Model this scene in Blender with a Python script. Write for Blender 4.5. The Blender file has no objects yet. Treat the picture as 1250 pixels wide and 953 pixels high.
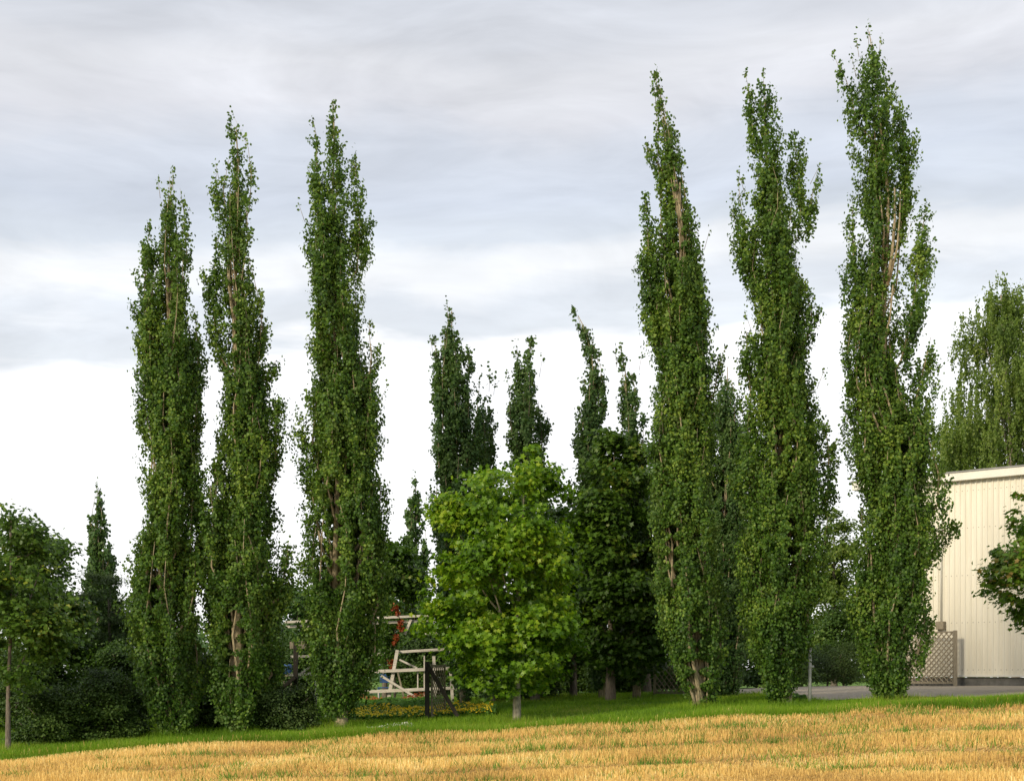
import bpy, math, random
import numpy as np
from mathutils import Vector, Matrix

random.seed(7); rng = np.random.default_rng(11)
S = bpy.context.scene
COL = S.collection
R = math.radians

# ------------------------------------------------------------------ camera
CZ = 1.7                    # eye height above the field
F = 1800.0                  # focal length in picture units (1250 wide)
HY = 826.0                  # eye level in the picture
cam_d = bpy.data.cameras.new('camera'); cam = bpy.data.objects.new('camera', cam_d); COL.objects.link(cam)
cam_d.sensor_width = 36; cam_d.lens = F/1250*36
cam_d.shift_y = (HY-476.5)/1250
cam_d.clip_start = .1; cam_d.clip_end = 6000
cam.location = (0, 0, CZ); cam.rotation_euler = (R(90), 0, 0)
S.camera = cam

# ------------------------------------------------------------------ render settings, sun and sky
S.view_settings.view_transform = 'Standard'; S.view_settings.look = 'None'
S.view_settings.gamma = 1; S.view_settings.use_curve_mapping = False
S.view_settings.exposure = 0.1
S.cycles.max_bounces = 5; S.cycles.diffuse_bounces = 3; S.cycles.transmission_bounces = 3
S.cycles.transparent_max_bounces = 4; S.cycles.sample_clamp_indirect = 6

SUN_EL, SUN_AZ = R(27), R(222)      # azimuth clockwise from +Y: behind and to the left of the camera
sd = bpy.data.lights.new('sun', 'SUN'); so = bpy.data.objects.new('sun', sd); COL.objects.link(so)
sd.energy = 3.5; sd.angle = R(12); sd.color = (1, .87, .66)
sdir = Vector((math.sin(SUN_AZ)*math.cos(SUN_EL), math.cos(SUN_AZ)*math.cos(SUN_EL), math.sin(SUN_EL)))
so.rotation_euler = sdir.to_track_quat('Z', 'Y').to_euler(); so.location = (-20, -20, 30)

W = bpy.data.worlds.new('World'); S.world = W; W.use_nodes = True
nt = W.node_tree; N = nt.nodes; L = nt.links
bg = N['Background']; bg.inputs['Strength'].default_value = .1
sky = N.new('ShaderNodeTexSky'); sky.sky_type = 'NISHITA'; sky.sun_disc = False
sky.sun_elevation = SUN_EL; sky.sun_rotation = SUN_AZ
tc = N.new('ShaderNodeTexCoord'); sp = N.new('ShaderNodeSeparateXYZ'); L.new(tc.outputs['Generated'], sp.inputs[0])
def wm(op, a, b=None, c=None):
    m = N.new('ShaderNodeMath'); m.operation = op
    for i, v in enumerate((a, b, c)):
        if v is None: continue
        if isinstance(v, (int, float)): m.inputs[i].default_value = v
        else: L.new(v, m.inputs[i])
    return m.outputs[0]
X, Y_, Z_ = sp.outputs
hor = wm('SQRT', wm('ADD', wm('MULTIPLY', X, X), wm('MULTIPLY', Y_, Y_)))
el = wm('DIVIDE', Z_, wm('MAXIMUM', hor, .02))
az = wm('ARCTAN2', X, Y_)
def cvec(kx, ky, off):
    c = N.new('ShaderNodeCombineXYZ')
    L.new(wm('MULTIPLY_ADD', az, kx, off), c.inputs[0]); L.new(wm('MULTIPLY', wm('MINIMUM', el, 3), ky), c.inputs[1]); c.inputs[2].default_value = off
    return c.outputs[0]
def noise(vec, det=5, rough=.55, dist=.0, scale=1):
    n = N.new('ShaderNodeTexNoise'); n.inputs['Scale'].default_value = scale; n.inputs['Detail'].default_value = det
    n.inputs['Roughness'].default_value = rough; n.inputs['Distortion'].default_value = dist
    L.new(vec, n.inputs['Vector']); return n.outputs[0]
n1 = noise(cvec(4.5, 13, 3.3), 5, .5, .5)
n2 = noise(cvec(12, 60, 7.1), 5, .55, .8)
n3 = noise(cvec(2.2, 5, 12.4), 3, .5)
warp = wm('ADD', wm('MULTIPLY', wm('SUBTRACT', n1, .5), .085), wm('MULTIPLY', wm('SUBTRACT', n2, .5), .018))
ep = wm('ADD', wm('SUBTRACT', el, wm('MULTIPLY', az, .04)), wm('SUBTRACT', warp, .008))
ramp = N.new('ShaderNodeValToRGB'); L.new(ep, ramp.inputs[0])
stops = [(.0, (1.15, 1.15, 1.15)), (.212, (1.1, 1.1, 1.12)), (.222, (.80, .84, .89)), (.240, (.78, .82, .88)), (.256, (.94, .955, .98)),
         (.272, (.90, .92, .95)), (.286, (.70, .75, .82)), (.315, (.65, .70, .79)), (.35, (.69, .73, .81)), (.375, (.78, .79, .84)), (.40, (.80, .81, .85)),
         (.425, (.69, .71, .76)), (.455, (.64, .665, .72)), (.6, (.72, .74, .79))]
cr = ramp.color_ramp
while len(cr.elements) < len(stops): cr.elements.new(.5)
for e_, (p, c) in zip(cr.elements, stops): e_.position = p; e_.color = (*c, 1)
n4 = noise(cvec(5.5, 15, 21.7), 7, .55, .9)
gain = wm('ADD', wm('ADD', wm('MULTIPLY', wm('SUBTRACT', n2, .5), .16), wm('MULTIPLY', wm('SUBTRACT', n3, .5), .22)), wm('MULTIPLY', wm('SUBTRACT', n4, .5), .60))
gain = wm('MULTIPLY', wm('ADD', gain, 1.0), 10)
vs = N.new('ShaderNodeVectorMath'); vs.operation = 'SCALE'; L.new(ramp.outputs[0], vs.inputs[0]); L.new(gain, vs.inputs['Scale'])
mx = N.new('ShaderNodeMix'); mx.data_type = 'RGBA'; mx.inputs['Factor'].default_value = .08
L.new(vs.outputs[0], mx.inputs['A']); L.new(sky.outputs[0], mx.inputs['B']); L.new(mx.outputs['Result'], bg.inputs['Color'])

# ------------------------------------------------------------------ helpers
def tag(o, label=None, cat=None, group=None, kind=None):
    if label: o['label'] = label
    if cat: o['category'] = cat
    if group: o['group'] = group
    if kind: o['kind'] = kind
    return o
def empty(name, loc, label, cat, group=None):
    o = bpy.data.objects.new(name, None); o.location = loc; o.empty_display_size = .2
    COL.objects.link(o); return tag(o, label, cat, group)
def mesh_np(name, V, faces_n, idx, mat, parent=None, smooth=False):
    """V (n,3); idx flat loop indices; faces_n verts per face (int or array)"""
    V = np.asarray(V, np.float32); idx = np.asarray(idx, np.int32).ravel()
    me = bpy.data.meshes.new(name)
    nf = len(idx)//faces_n if np.isscalar(faces_n) else len(faces_n)
    tot = np.full(nf, faces_n, np.int32) if np.isscalar(faces_n) else np.asarray(faces_n, np.int32)
    start = np.concatenate([[0], np.cumsum(tot)[:-1]]).astype(np.int32)
    me.vertices.add(len(V)); me.vertices.foreach_set('co', V.ravel())
    me.loops.add(len(idx)); me.loops.foreach_set('vertex_index', idx)
    me.polygons.add(nf); me.polygons.foreach_set('loop_start', start); me.polygons.foreach_set('loop_total', tot)
    me.polygons.foreach_set('use_smooth', np.full(nf, smooth, dtype=bool))
    me.update(calc_edges=True); me.validate()
    me.materials.append(mat)
    o = bpy.data.objects.new(name, me); COL.objects.link(o)
    if parent: o.parent = parent
    return o
class MB:
    """collects boxes, beams and tubes for ONE mesh object; world coordinates, base = parent's location"""
    def __init__(s): s.V = []; s.F = []
    def add(s, vs, fs):
        b = len(s.V); s.V += [tuple(v) for v in vs]; s.F += [tuple(b+i for i in f) for f in fs]
    def box(s, c, d, rz=0):
        c = Vector(c); m = Matrix.Rotation(rz, 3, 'Z'); vs = []
        for x in (-1, 1):
            for y in (-1, 1):
                for z in (-1, 1): vs.append(c + m @ Vector((x*d[0]/2, y*d[1]/2, z*d[2]/2)))
        s.add(vs, [(0,1,3,2),(4,6,7,5),(0,4,5,1),(2,3,7,6),(0,2,6,4),(1,5,7,3)])
    def beam(s, a, b, w, d=None):
        a, b = Vector(a), Vector(b); d = d or w; t = (b-a).normalized()
        side = t.cross(Vector((0, 1, 0)))
        if side.length < .1: side = t.cross(Vector((1, 0, 0)))
        side.normalize(); o = side.cross(t).normalized()
        vs = [p + side*i*w/2 + o*j*d/2 for p in (a, b) for i, j in ((-1,-1),(1,-1),(1,1),(-1,1))]
        s.add(vs, [(0,3,2,1),(4,5,6,7),(0,1,5,4),(1,2,6,5),(2,3,7,6),(3,0,4,7)])
    def tube(s, pts, rad, n=8, wob=0.0):
        pts = [Vector(p) for p in pts]; base = len(s.V); k = len(pts); ph = random.random()*6
        for i, p in enumerate(pts):
            t = (pts[min(i+1, k-1)] - pts[max(i-1, 0)]).normalized()
            u = t.cross(Vector((0, 1, 0.02))); u = u.normalized() if u.length > .05 else Vector((1, 0, 0))
            v = t.cross(u)
            for j in range(n):
                a = 2*math.pi*j/n; r = rad[i]*(1 + wob*math.sin(3*a+ph+i*.4) + wob*.6*(random.random()-.5))
                s.V.append(tuple(p + (u*math.cos(a) + v*math.sin(a))*r))
        for i in range(k-1):
            for j in range(n):
                a = base+i*n+j; b = base+i*n+(j+1) % n
                s.F.append((a, b, b+n, a+n))
        s.F.append(tuple(base+j for j in range(n))[::-1]); s.F.append(tuple(base+(k-1)*n+j for j in range(n)))
    def build(s, name, mat, parent=None, smooth=False, bevel=0):
        off = parent.location if parent else Vector((0, 0, 0))
        V = np.array(s.V, np.float32) - np.array(off, np.float32)
        idx = [i for f in s.F for i in f]
        o = mesh_np(name, V, [len(f) for f in s.F], idx, mat, parent, smooth)
        if bevel:
            m = o.modifiers.new('b', 'BEVEL'); m.width = bevel; m.segments = 2; m.limit_method = 'ANGLE'
        return o

# ------------------------------------------------------------------ materials
def newmat(name):
    m = bpy.data.materials.new(name); m.use_nodes = True; t = m.node_tree
    return m, t, t.nodes['Principled BSDF'], t.nodes['Material Output']
def nd(t, typ, **kw):
    n = t.nodes.new(typ)
    for k, v in kw.items():
        if hasattr(n, k): setattr(n, k, v)
        else: n.inputs[k].default_value = v
    return n
def ramp_node(t, fac, stops):
    r = t.nodes.new('ShaderNodeValToRGB'); t.links.new(fac, r.inputs[0]); c = r.color_ramp
    while len(c.elements) < len(stops): c.elements.new(.5)
    for e_, (p, col) in zip(c.elements, stops): e_.position = p; e_.color = (*col, 1)
    return r.outputs[0]
def leaf_mat(name, cols, back=None, trans=.28, rough=.5, spec=.3, nscale=.8):
    """leaf colours vary leaf by leaf and clump by clump"""
    m, t, b, out = newmat(name)
    geo = nd(t, 'ShaderNodeNewGeometry'); tc = nd(t, 'ShaderNodeTexCoord')
    no = nd(t, 'ShaderNodeTexNoise', Scale=nscale, Detail=2.0); t.links.new(tc.outputs['Object'], no.inputs['Vector'])
    a = nd(t, 'ShaderNodeMath', operation='MULTIPLY_ADD'); t.links.new(geo.outputs['Random Per Island'], a.inputs[0]); a.inputs[1].default_value = .7; a.inputs[2].default_value = -.74
    s2 = nd(t, 'ShaderNodeMath', operation='MULTIPLY_ADD'); t.links.new(no.outputs[0], s2.inputs[0]); s2.inputs[1].default_value = 1.7; t.links.new(a.outputs[0], s2.inputs[2])
    col = ramp_node(t, s2.outputs[0], cols)
    if back:
        mixc = nd(t, 'ShaderNodeMix', data_type='RGBA'); t.links.new(geo.outputs['Backfacing'], mixc.inputs['Factor'])
        t.links.new(col, mixc.inputs['A']); mixc.inputs['B'].default_value = (*back, 1); col = mixc.outputs['Result']
    t.links.new(col, b.inputs['Base Color']); b.inputs['Roughness'].default_value = rough
    b.inputs['Specular IOR Level'].default_value = spec
    tr = nd(t, 'ShaderNodeBsdfTranslucent'); ms = nd(t, 'ShaderNodeMixShader'); ms.inputs[0].default_value = trans
    br = nd(t, 'ShaderNodeMix', data_type='RGBA', blend_type='MULTIPLY'); br.inputs['Factor'].default_value = 1
    t.links.new(col, br.inputs['A']); br.inputs['B'].default_value = (1.5, 1.6, .7, 1)
    t.links.new(br.outputs['Result'], tr.inputs['Color'])
    t.links.new(b.outputs[0], ms.inputs[1]); t.links.new(tr.outputs[0], ms.inputs[2]); t.links.new(ms.outputs[0], out.inputs[0])
    return m
def noise_mat(name, c1, c2, scale=6, rough=.85, bump=.3, stretch=(1, 1, 1), det=8, c3=None, spec=.3, bscale=None):
    m, t, b, out = newmat(name)
    tc = nd(t, 'ShaderNodeTexCoord'); mp = nd(t, 'ShaderNodeMapping'); mp.inputs['Scale'].default_value = stretch
    t.links.new(tc.outputs['Object'], mp.inputs[0])
    no = nd(t, 'ShaderNodeTexNoise', Scale=scale, Detail=det, Roughness=.62); t.links.new(mp.outputs[0], no.inputs['Vector'])
    st = [(.32, c1), (.68, c2)] if c3 is None else [(.3, c1), (.5, c2), (.68, c3)]
    col = ramp_node(t, no.outputs[0], st); t.links.new(col, b.inputs['Base Color'])
    b.inputs['Roughness'].default_value = rough; b.inputs['Specular IOR Level'].default_value = spec
    if bump:
        n2 = nd(t, 'ShaderNodeTexNoise', Scale=bscale or scale*2.2, Detail=6.0); t.links.new(mp.outputs[0], n2.inputs['Vector'])
        bp = nd(t, 'ShaderNodeBump', Strength=bump, Distance=.03); t.links.new(n2.outputs[0], bp.inputs['Height']); t.links.new(bp.outputs[0], b.inputs['Normal'])
    return m
def island_mat(name, cols, rough=.7, trans=0.0, spec=.25):
    return leaf_mat(name, cols, None, trans, rough, spec, nscale=.35)

M = {}
M['poplar'] = leaf_mat('poplar_leaf', [(.02, (.025, .062, .008)), (.35, (.049, .112, .012)), (.66, (.088, .170, .017)), (.95, (.195, .280, .038))], back=(.118, .190, .042), trans=.30, rough=.5, spec=.3)
M['poplar_far'] = leaf_mat('distant_poplar_leaf', [(.05, (.030, .072, .020)), (.5, (.058, .120, .028)), (.95, (.105, .175, .042))], back=(.10, .165, .05), trans=.28, rough=.5, spec=.3)
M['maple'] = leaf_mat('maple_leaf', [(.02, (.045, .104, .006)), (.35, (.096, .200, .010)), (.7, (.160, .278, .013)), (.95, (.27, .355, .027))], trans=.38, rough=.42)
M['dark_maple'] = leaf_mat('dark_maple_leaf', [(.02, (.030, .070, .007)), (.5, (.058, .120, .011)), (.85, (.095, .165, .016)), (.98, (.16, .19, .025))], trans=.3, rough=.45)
M['left_leaf'] = leaf_mat('mixed_leaf', [(.02, (.040, .085, .010)), (.5, (.075, .150, .015)), (.85, (.125, .205, .024)), (.98, (.28, .31, .03))], back=(.09, .155, .04), trans=.32, rough=.45)
M['autumn'] = leaf_mat('turning_maple_leaf', [(.02, (.065, .135, .012)), (.60, (.115, .220, .018)), (.88, (.17, .25, .030)), (.99, (.28, .20, .06))], trans=.36, rough=.45)
M['birch'] = leaf_mat('birch_leaf', [(.02, (.070, .120, .018)), (.5, (.120, .185, .028)), (.95, (.200, .255, .055))], trans=.34, rough=.45)
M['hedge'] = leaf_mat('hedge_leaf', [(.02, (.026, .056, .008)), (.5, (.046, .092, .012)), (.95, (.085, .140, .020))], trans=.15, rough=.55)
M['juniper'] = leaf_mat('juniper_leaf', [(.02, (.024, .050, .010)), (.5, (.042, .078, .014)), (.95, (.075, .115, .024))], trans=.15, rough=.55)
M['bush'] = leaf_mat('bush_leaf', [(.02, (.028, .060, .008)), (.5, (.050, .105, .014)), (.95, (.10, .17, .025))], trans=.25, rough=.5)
M['bark'] = noise_mat('poplar_bark', (.13, .105, .065), (.32, .265, .165), 6, .9, .7, (6, 6, 1.2), c3=(.44, .375, .235))
M['bark_dark'] = noise_mat('grey_bark', (.075, .062, .05), (.22, .185, .14), 6, .9, .6, (5, 5, 1))
M['bark_maple'] = noise_mat('maple_bark', (.13, .12, .09), (.38, .34, .25), 6, .9, .4, (4, 4, 1.4))
M['bark_birch'] = noise_mat('birch_bark', (.12, .10, .08), (.5, .44, .34), 3, .85, .3, (2, 2, 5))
M['straw'] = island_mat('straw', [(.02, (.42, .265, .085)), (.4, (.66, .440, .145)), (.75, (.79, .57, .210)), (.97, (.89, .73, .37))], .6, .2)
M['soil_straw'] = noise_mat('straw_covered_soil', (.28, .175, .06), (.50, .33, .12), 9, .95, .7, (1, 3, 1), c3=(.62, .43, .17), bscale=40)
M['grass'] = island_mat('grass_blade', [(.02, (.090, .175, .010)), (.5, (.160, .290, .014)), (.85, (.25, .36, .028)), (.98, (.38, .36, .10))], .55, .35)
M['turf'] = noise_mat('turf', (.05, .10, .010), (.095, .19, .015), 3, .95, .5, c3=(.11, .20, .02), bscale=30)
M['weed'] = island_mat('weed_leaf', [(.02, (.08, .17, .02)), (.9, (.20, .32, .05))], .6, .3)
M['garden'] = island_mat('garden_leaf', [(.02, (.06, .14, .015)), (.5, (.10, .22, .03)), (.95, (.17, .31, .05))], .6, .3)
M['yellow'] = island_mat('yellow_petal', [(.02, (.60, .42, .01)), (.5, (.75, .58, .02)), (.95, (.80, .68, .08))], .6, .25)
M['white_petal'] = island_mat('white_petal', [(.1, (.55, .56, .48)), (.9, (.75, .75, .68))], .6, .2)
M['red_petal'] = island_mat('orange_red_leaf', [(.02, (.22, .04, .012)), (.5, (.34, .085, .025)), (.95, (.42, .15, .05))], .5, .25)
M['wood_pale'] = noise_mat('weathered_pale_timber', (.42, .38, .33), (.70, .66, .58), 4, .8, .3, (1, 1, 9))
M['wood_dark'] = noise_mat('dark_stained_timber', (.020, .017, .013), (.050, .042, .034), 5, .8, .3, (8, 8, 1))
M['wood_brown'] = noise_mat('grey_brown_timber', (.20, .17, .12), (.34, .295, .215), 5, .85, .3, (8, 8, 1))
M['metal'] = noise_mat('galvanised_metal', (.34, .35, .33), (.48, .48, .45), 9, .45, .05, spec=.5)
M['blue'] = noise_mat('blue_plastic', (.025, .07, .20), (.04, .11, .28), 4, .4, .05, spec=.5)
M['concrete'] = noise_mat('plinth_concrete', (.10, .10, .09), (.19, .185, .17), 5, .9, .3)
M['asphalt'] = noise_mat('pale_worn_asphalt', (.25, .215, .17), (.37, .32, .25), 1.6, .9, .4, c3=(.31, .27, .21), bscale=60)
M['roof'] = noise_mat('roof_sheet', (.20, .20, .19), (.3, .3, .29), 3, .6, .1)

# painted cladding: cream paint, faint vertical streaks and screw rows
m, t, b, out = newmat('cream_cladding'); M['clad'] = m
tcn = nd(t, 'ShaderNodeTexCoord'); mp = nd(t, 'ShaderNodeMapping'); mp.inputs['Scale'].default_value = (1.5, 1.5, .18); t.links.new(tcn.outputs['Object'], mp.inputs[0])
no = nd(t, 'ShaderNodeTexNoise', Scale=3.0, Detail=7.0); t.links.new(mp.outputs[0], no.inputs['Vector'])
t.links.new(ramp_node(t, no.outputs[0], [(.3, (.70, .66, .54)), (.7, (.78, .745, .63))]), b.inputs['Base Color']); b.inputs['Roughness'].default_value = .5
M['trim'] = noise_mat('cream_trim', (.70, .68, .60), (.78, .76, .68), 2, .45, 0)

# ------------------------------------------------------------------ ground height
PXT = np.array([-150, 0, 213, 417, 620, 850, 988, 1100, 1250, 1400.])
YT = np.array([33, 37, 41, 46, 52, 60.])
PYT = np.array([[935, 908, 888, 872, 860, 851],[930, 905, 885, 870, 858, 850],[914, 898, 882, 868, 857, 849],[904, 888, 873, 861, 853, 847],
                [896, 881, 866, 854, 848, 844],[882, 863, 853, 847, 843, 840],[874, 860, 850, 844, 840, 838],[868, 854, 847, 842, 838, 837],
                [862, 852, 845, 840, 836.5, 836],[860, 851, 844, 839, 836, 836]])
ZT = CZ - (PYT-HY)/F*YT[None, :]
YF = np.concatenate([[-400, 0, 24], YT, [90, 300]])
ZF = np.zeros((len(PXT), len(YF))); ZF[:, 3:3+len(YT)] = ZT
ZF[:, 2] = CZ + np.interp(PXT, [0, 417, 850, 1250], [-1.93, -1.80, -1.62, -1.50])
ZF[:, 0:2] = CZ - 1.7; ZF[:, -2] = CZ-.55; ZF[:, -1] = CZ-.7
def ground(x, y):
    x = np.asarray(x, float); y = np.asarray(y, float)
    px = np.clip(625 + F*x/np.maximum(y, 24), PXT[0], PXT[-1])
    yy = np.clip(y, YF[0], YF[-1]-1e-3)
    i = np.clip(np.searchsorted(YF, yy, side='right')-1, 0, len(YF)-2)
    j = np.clip(np.searchsorted(PXT, px, side='right')-1, 0, len(PXT)-2)
    fy = (yy-YF[i])/(YF[i+1]-YF[i]); fx = (px-PXT[j])/(PXT[j+1]-PXT[j])
    z = (ZF[j, i]*(1-fx)+ZF[j+1, i]*fx)*(1-fy) + (ZF[j, i+1]*(1-fx)+ZF[j+1, i+1]*fx)*fy
    z = z + .025*np.sin(x*1.3+y*.7)*np.cos(y*1.1-x*.4)*np.clip((60-y)/20, 0, 1)*np.clip((y-5)/15, 0, 1)
    return z
def gz(x, y): return float(ground(x, y))
def P(px, py, Y): return Vector(((px-625)/F*Y, Y, CZ-(py-HY)/F*Y))
def GP(px, Y, sink=0): x = (px-625)/F*Y; return Vector((x, Y, gz(x, Y)-sink))

def grid_obj(name, xs, ys, mat, dz=0, kind='structure', label=None):
    Xg, Yg = np.meshgrid(xs, ys); Zg = ground(Xg, Yg)+dz
    V = np.stack([Xg.ravel(), Yg.ravel(), Zg.ravel()], 1); nx, ny = len(xs), len(ys)
    a = (np.arange(ny-1)[:, None]*nx + np.arange(nx-1)[None, :]).ravel()
    idx = np.stack([a, a+1, a+1+nx, a+nx], 1)
    o = mesh_np(name, V, 4, idx, mat, None, True); tag(o, label, None, None, kind); return o
xs = np.concatenate([-np.geomspace(2500, 46, 14), np.arange(-45, 45.1, .75), np.geomspace(46, 2500, 14)])
ysf = np.concatenate([[-400, -200, -80, -40, -20], np.arange(-10, 33.01, 1)])
ysg = np.concatenate([np.arange(33.5, 62.1, .5), np.geomspace(64, 3000, 16)])
grid_obj('ground', xs, np.concatenate([ysf, ysg]), M['turf'])
grid_obj('stubble_field', xs[10:-10], ysf, M['soil_straw'], .012)

# asphalt yard in front of the hall
AP = [(872, 47.6, 48.5), (885, 46, 50), (900, 44.8, 52), (940, 42.4, 57), (985, 39.6, 62), (1005, 38.5, 64), (1050, 38, 66), (1110, 37.9, 66), (1250, 38.1, 66), (1400, 38.4, 66), (1700, 39, 66)]
apx = np.array([a[0] for a in AP]); af = np.array([a[1] for a in AP]); ab = np.array([a[2] for a in AP])
def asphalt_x(px, Y): return (px-625)/F*Y
pc = np.concatenate([np.arange(872, 1110, 6), np.arange(1110, 1700, 12)]).astype(float)
Vs = []; nv = 40
for p in pc:
    f0 = np.interp(p, apx, af)+.10*math.sin(p*.11)+.06*math.sin(p*.31); b0 = np.interp(p, apx, ab)
    for k in range(nv):
        Yk = f0+(b0-f0)*k/(nv-1); x = asphalt_x(p, Yk); Vs.append((x, Yk, gz(x, Yk)+.03))
a = (np.arange(len(pc)-1)[:, None]*nv + np.arange(nv-1)[None, :]).ravel()
tag(mesh_np('asphalt_yard', Vs, 4, np.stack([a, a+nv, a+nv+1, a+1], 1), M['asphalt'], None, True), None, None, None, 'structure')
def on_asphalt(x, y):
    px = 625+F*x/y
    return (px > 872) & (y > np.interp(px, apx, af)+.12*np.sin(px*.11)) & (y < np.interp(px, apx, ab))

# ------------------------------------------------------------------ leaf scatter
T_POP = np.array([(0, -.5), (.46, -.12), (.30, .28), (0, .55), (-.30, .28), (-.46, -.12)])
T_SM = np.array([(0, -.5), (.38, 0), (0, .55), (-.38, 0)])
T_MAP = np.array([(0, -.42), (.38, -.46), (.28, -.16), (.60, .10), (.25, .16), (0, .62), (-.25, .16), (-.60, .10), (-.28, -.16), (-.38, -.46)])
T_NEED = np.array([(0, -.5), (.13, 0), (0, .5), (-.13, 0)])
def leaf_cloud(name, pts, nrm, size, tmpl, mat, parent, hang=.7, fold=.18):
    n = len(pts); K = len(tmpl)
    nrm = nrm/np.maximum(np.linalg.norm(nrm, axis=1, keepdims=True), 1e-6)
    d = rng.normal(size=(n, 3))*(1-hang)*1.4; d[:, 2] -= hang
    d = d - nrm*np.sum(d*nrm, 1, keepdims=True); d /= np.maximum(np.linalg.norm(d, axis=1, keepdims=True), 1e-6)
    s = np.cross(d, nrm); sz = size*rng.uniform(.7, 1.25, n)
    off = np.array(parent.location if parent else (0, 0, 0))
    base = pts-off
    V = np.empty((n, K, 3), np.float32)
    for k, (u, v) in enumerate(tmpl):
        V[:, k] = base + (s*u + d*v + nrm*(abs(u)*fold*np.sign(.5)))*sz[:, None]
    idx = np.arange(n*K)
    return mesh_np(name, V.reshape(-1, 3), K, idx, mat, parent, False)

def prof(body):
    b = np.array(sorted(body), float); return b[:, 0], b[:, 1], b[:, 2]
def lerp_nodes(nodes, t):
    nodes = np.asarray(nodes, float); s = np.concatenate([[0], np.cumsum(np.linalg.norm(np.diff(nodes[:, :3], axis=0), axis=1))])
    s /= s[-1]; return np.stack([np.interp(t, s, nodes[:, k]) for k in range(nodes.shape[1])], -1)

def plume_leaves(nodes, dens, tw=.55, leaf_n=40, sparse=0.0, spread=.056):
    """nodes: (x,y,z,r) up an ascending limb; twigs sweep upward round it and carry the leaves"""
    nodes = np.asarray(nodes, float)
    Ln = np.sum(np.linalg.norm(np.diff(nodes[:, :3], axis=0), axis=1)); rm = nodes[:, 3].mean()
    nt_ = max(6, int(dens*Ln*(rm**.8)*33))
    t = rng.uniform(0, 1, nt_*3); q = lerp_nodes(nodes, t); keep = rng.uniform(0, 1, nt_*3) < (q[:, 3]/nodes[:, 3].max())**.8+.04
    t = t[keep][:nt_]; q = q[keep][:nt_]; n = len(t)
    az_ = rng.uniform(0, 2*np.pi, n); rho = np.sqrt(rng.uniform(.08, 1.0, n))
    rho = np.where(rng.uniform(0, 1, n) < .05, rho*1.2, rho)
    rad = np.stack([np.cos(az_), np.sin(az_), np.zeros(n)], 1)
    end = q[:, :3] + rad*(rho*q[:, 3])[:, None]; L_ = tw*rng.uniform(.6, 1.3, n)*np.clip(q[:, 3]/.28, .45, 1.2)
    lean = rng.normal(0, .12, (n, 3)); lean[:, 2] = 0
    start = end - rad*(np.minimum(rho*q[:, 3], L_*.42))[:, None] - np.array([0, 0, 1])*L_[:, None]*.85 + lean*L_[:, None]
    m = rng.poisson(leaf_n*np.clip(L_/tw, .4, 1.3)).clip(3, None)
    ii = np.repeat(np.arange(n), m); s = rng.uniform(.0, 1.0, len(ii))**.75*1.03
    p = start[ii]*(1-s[:, None]) + end[ii]*s[:, None] + rng.normal(0, spread, (len(ii), 3))
    nr = rad[ii]*1.0 + rng.normal(0, .55, (len(ii), 3)); nr[:, 2] += .15
    return p, nr

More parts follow.
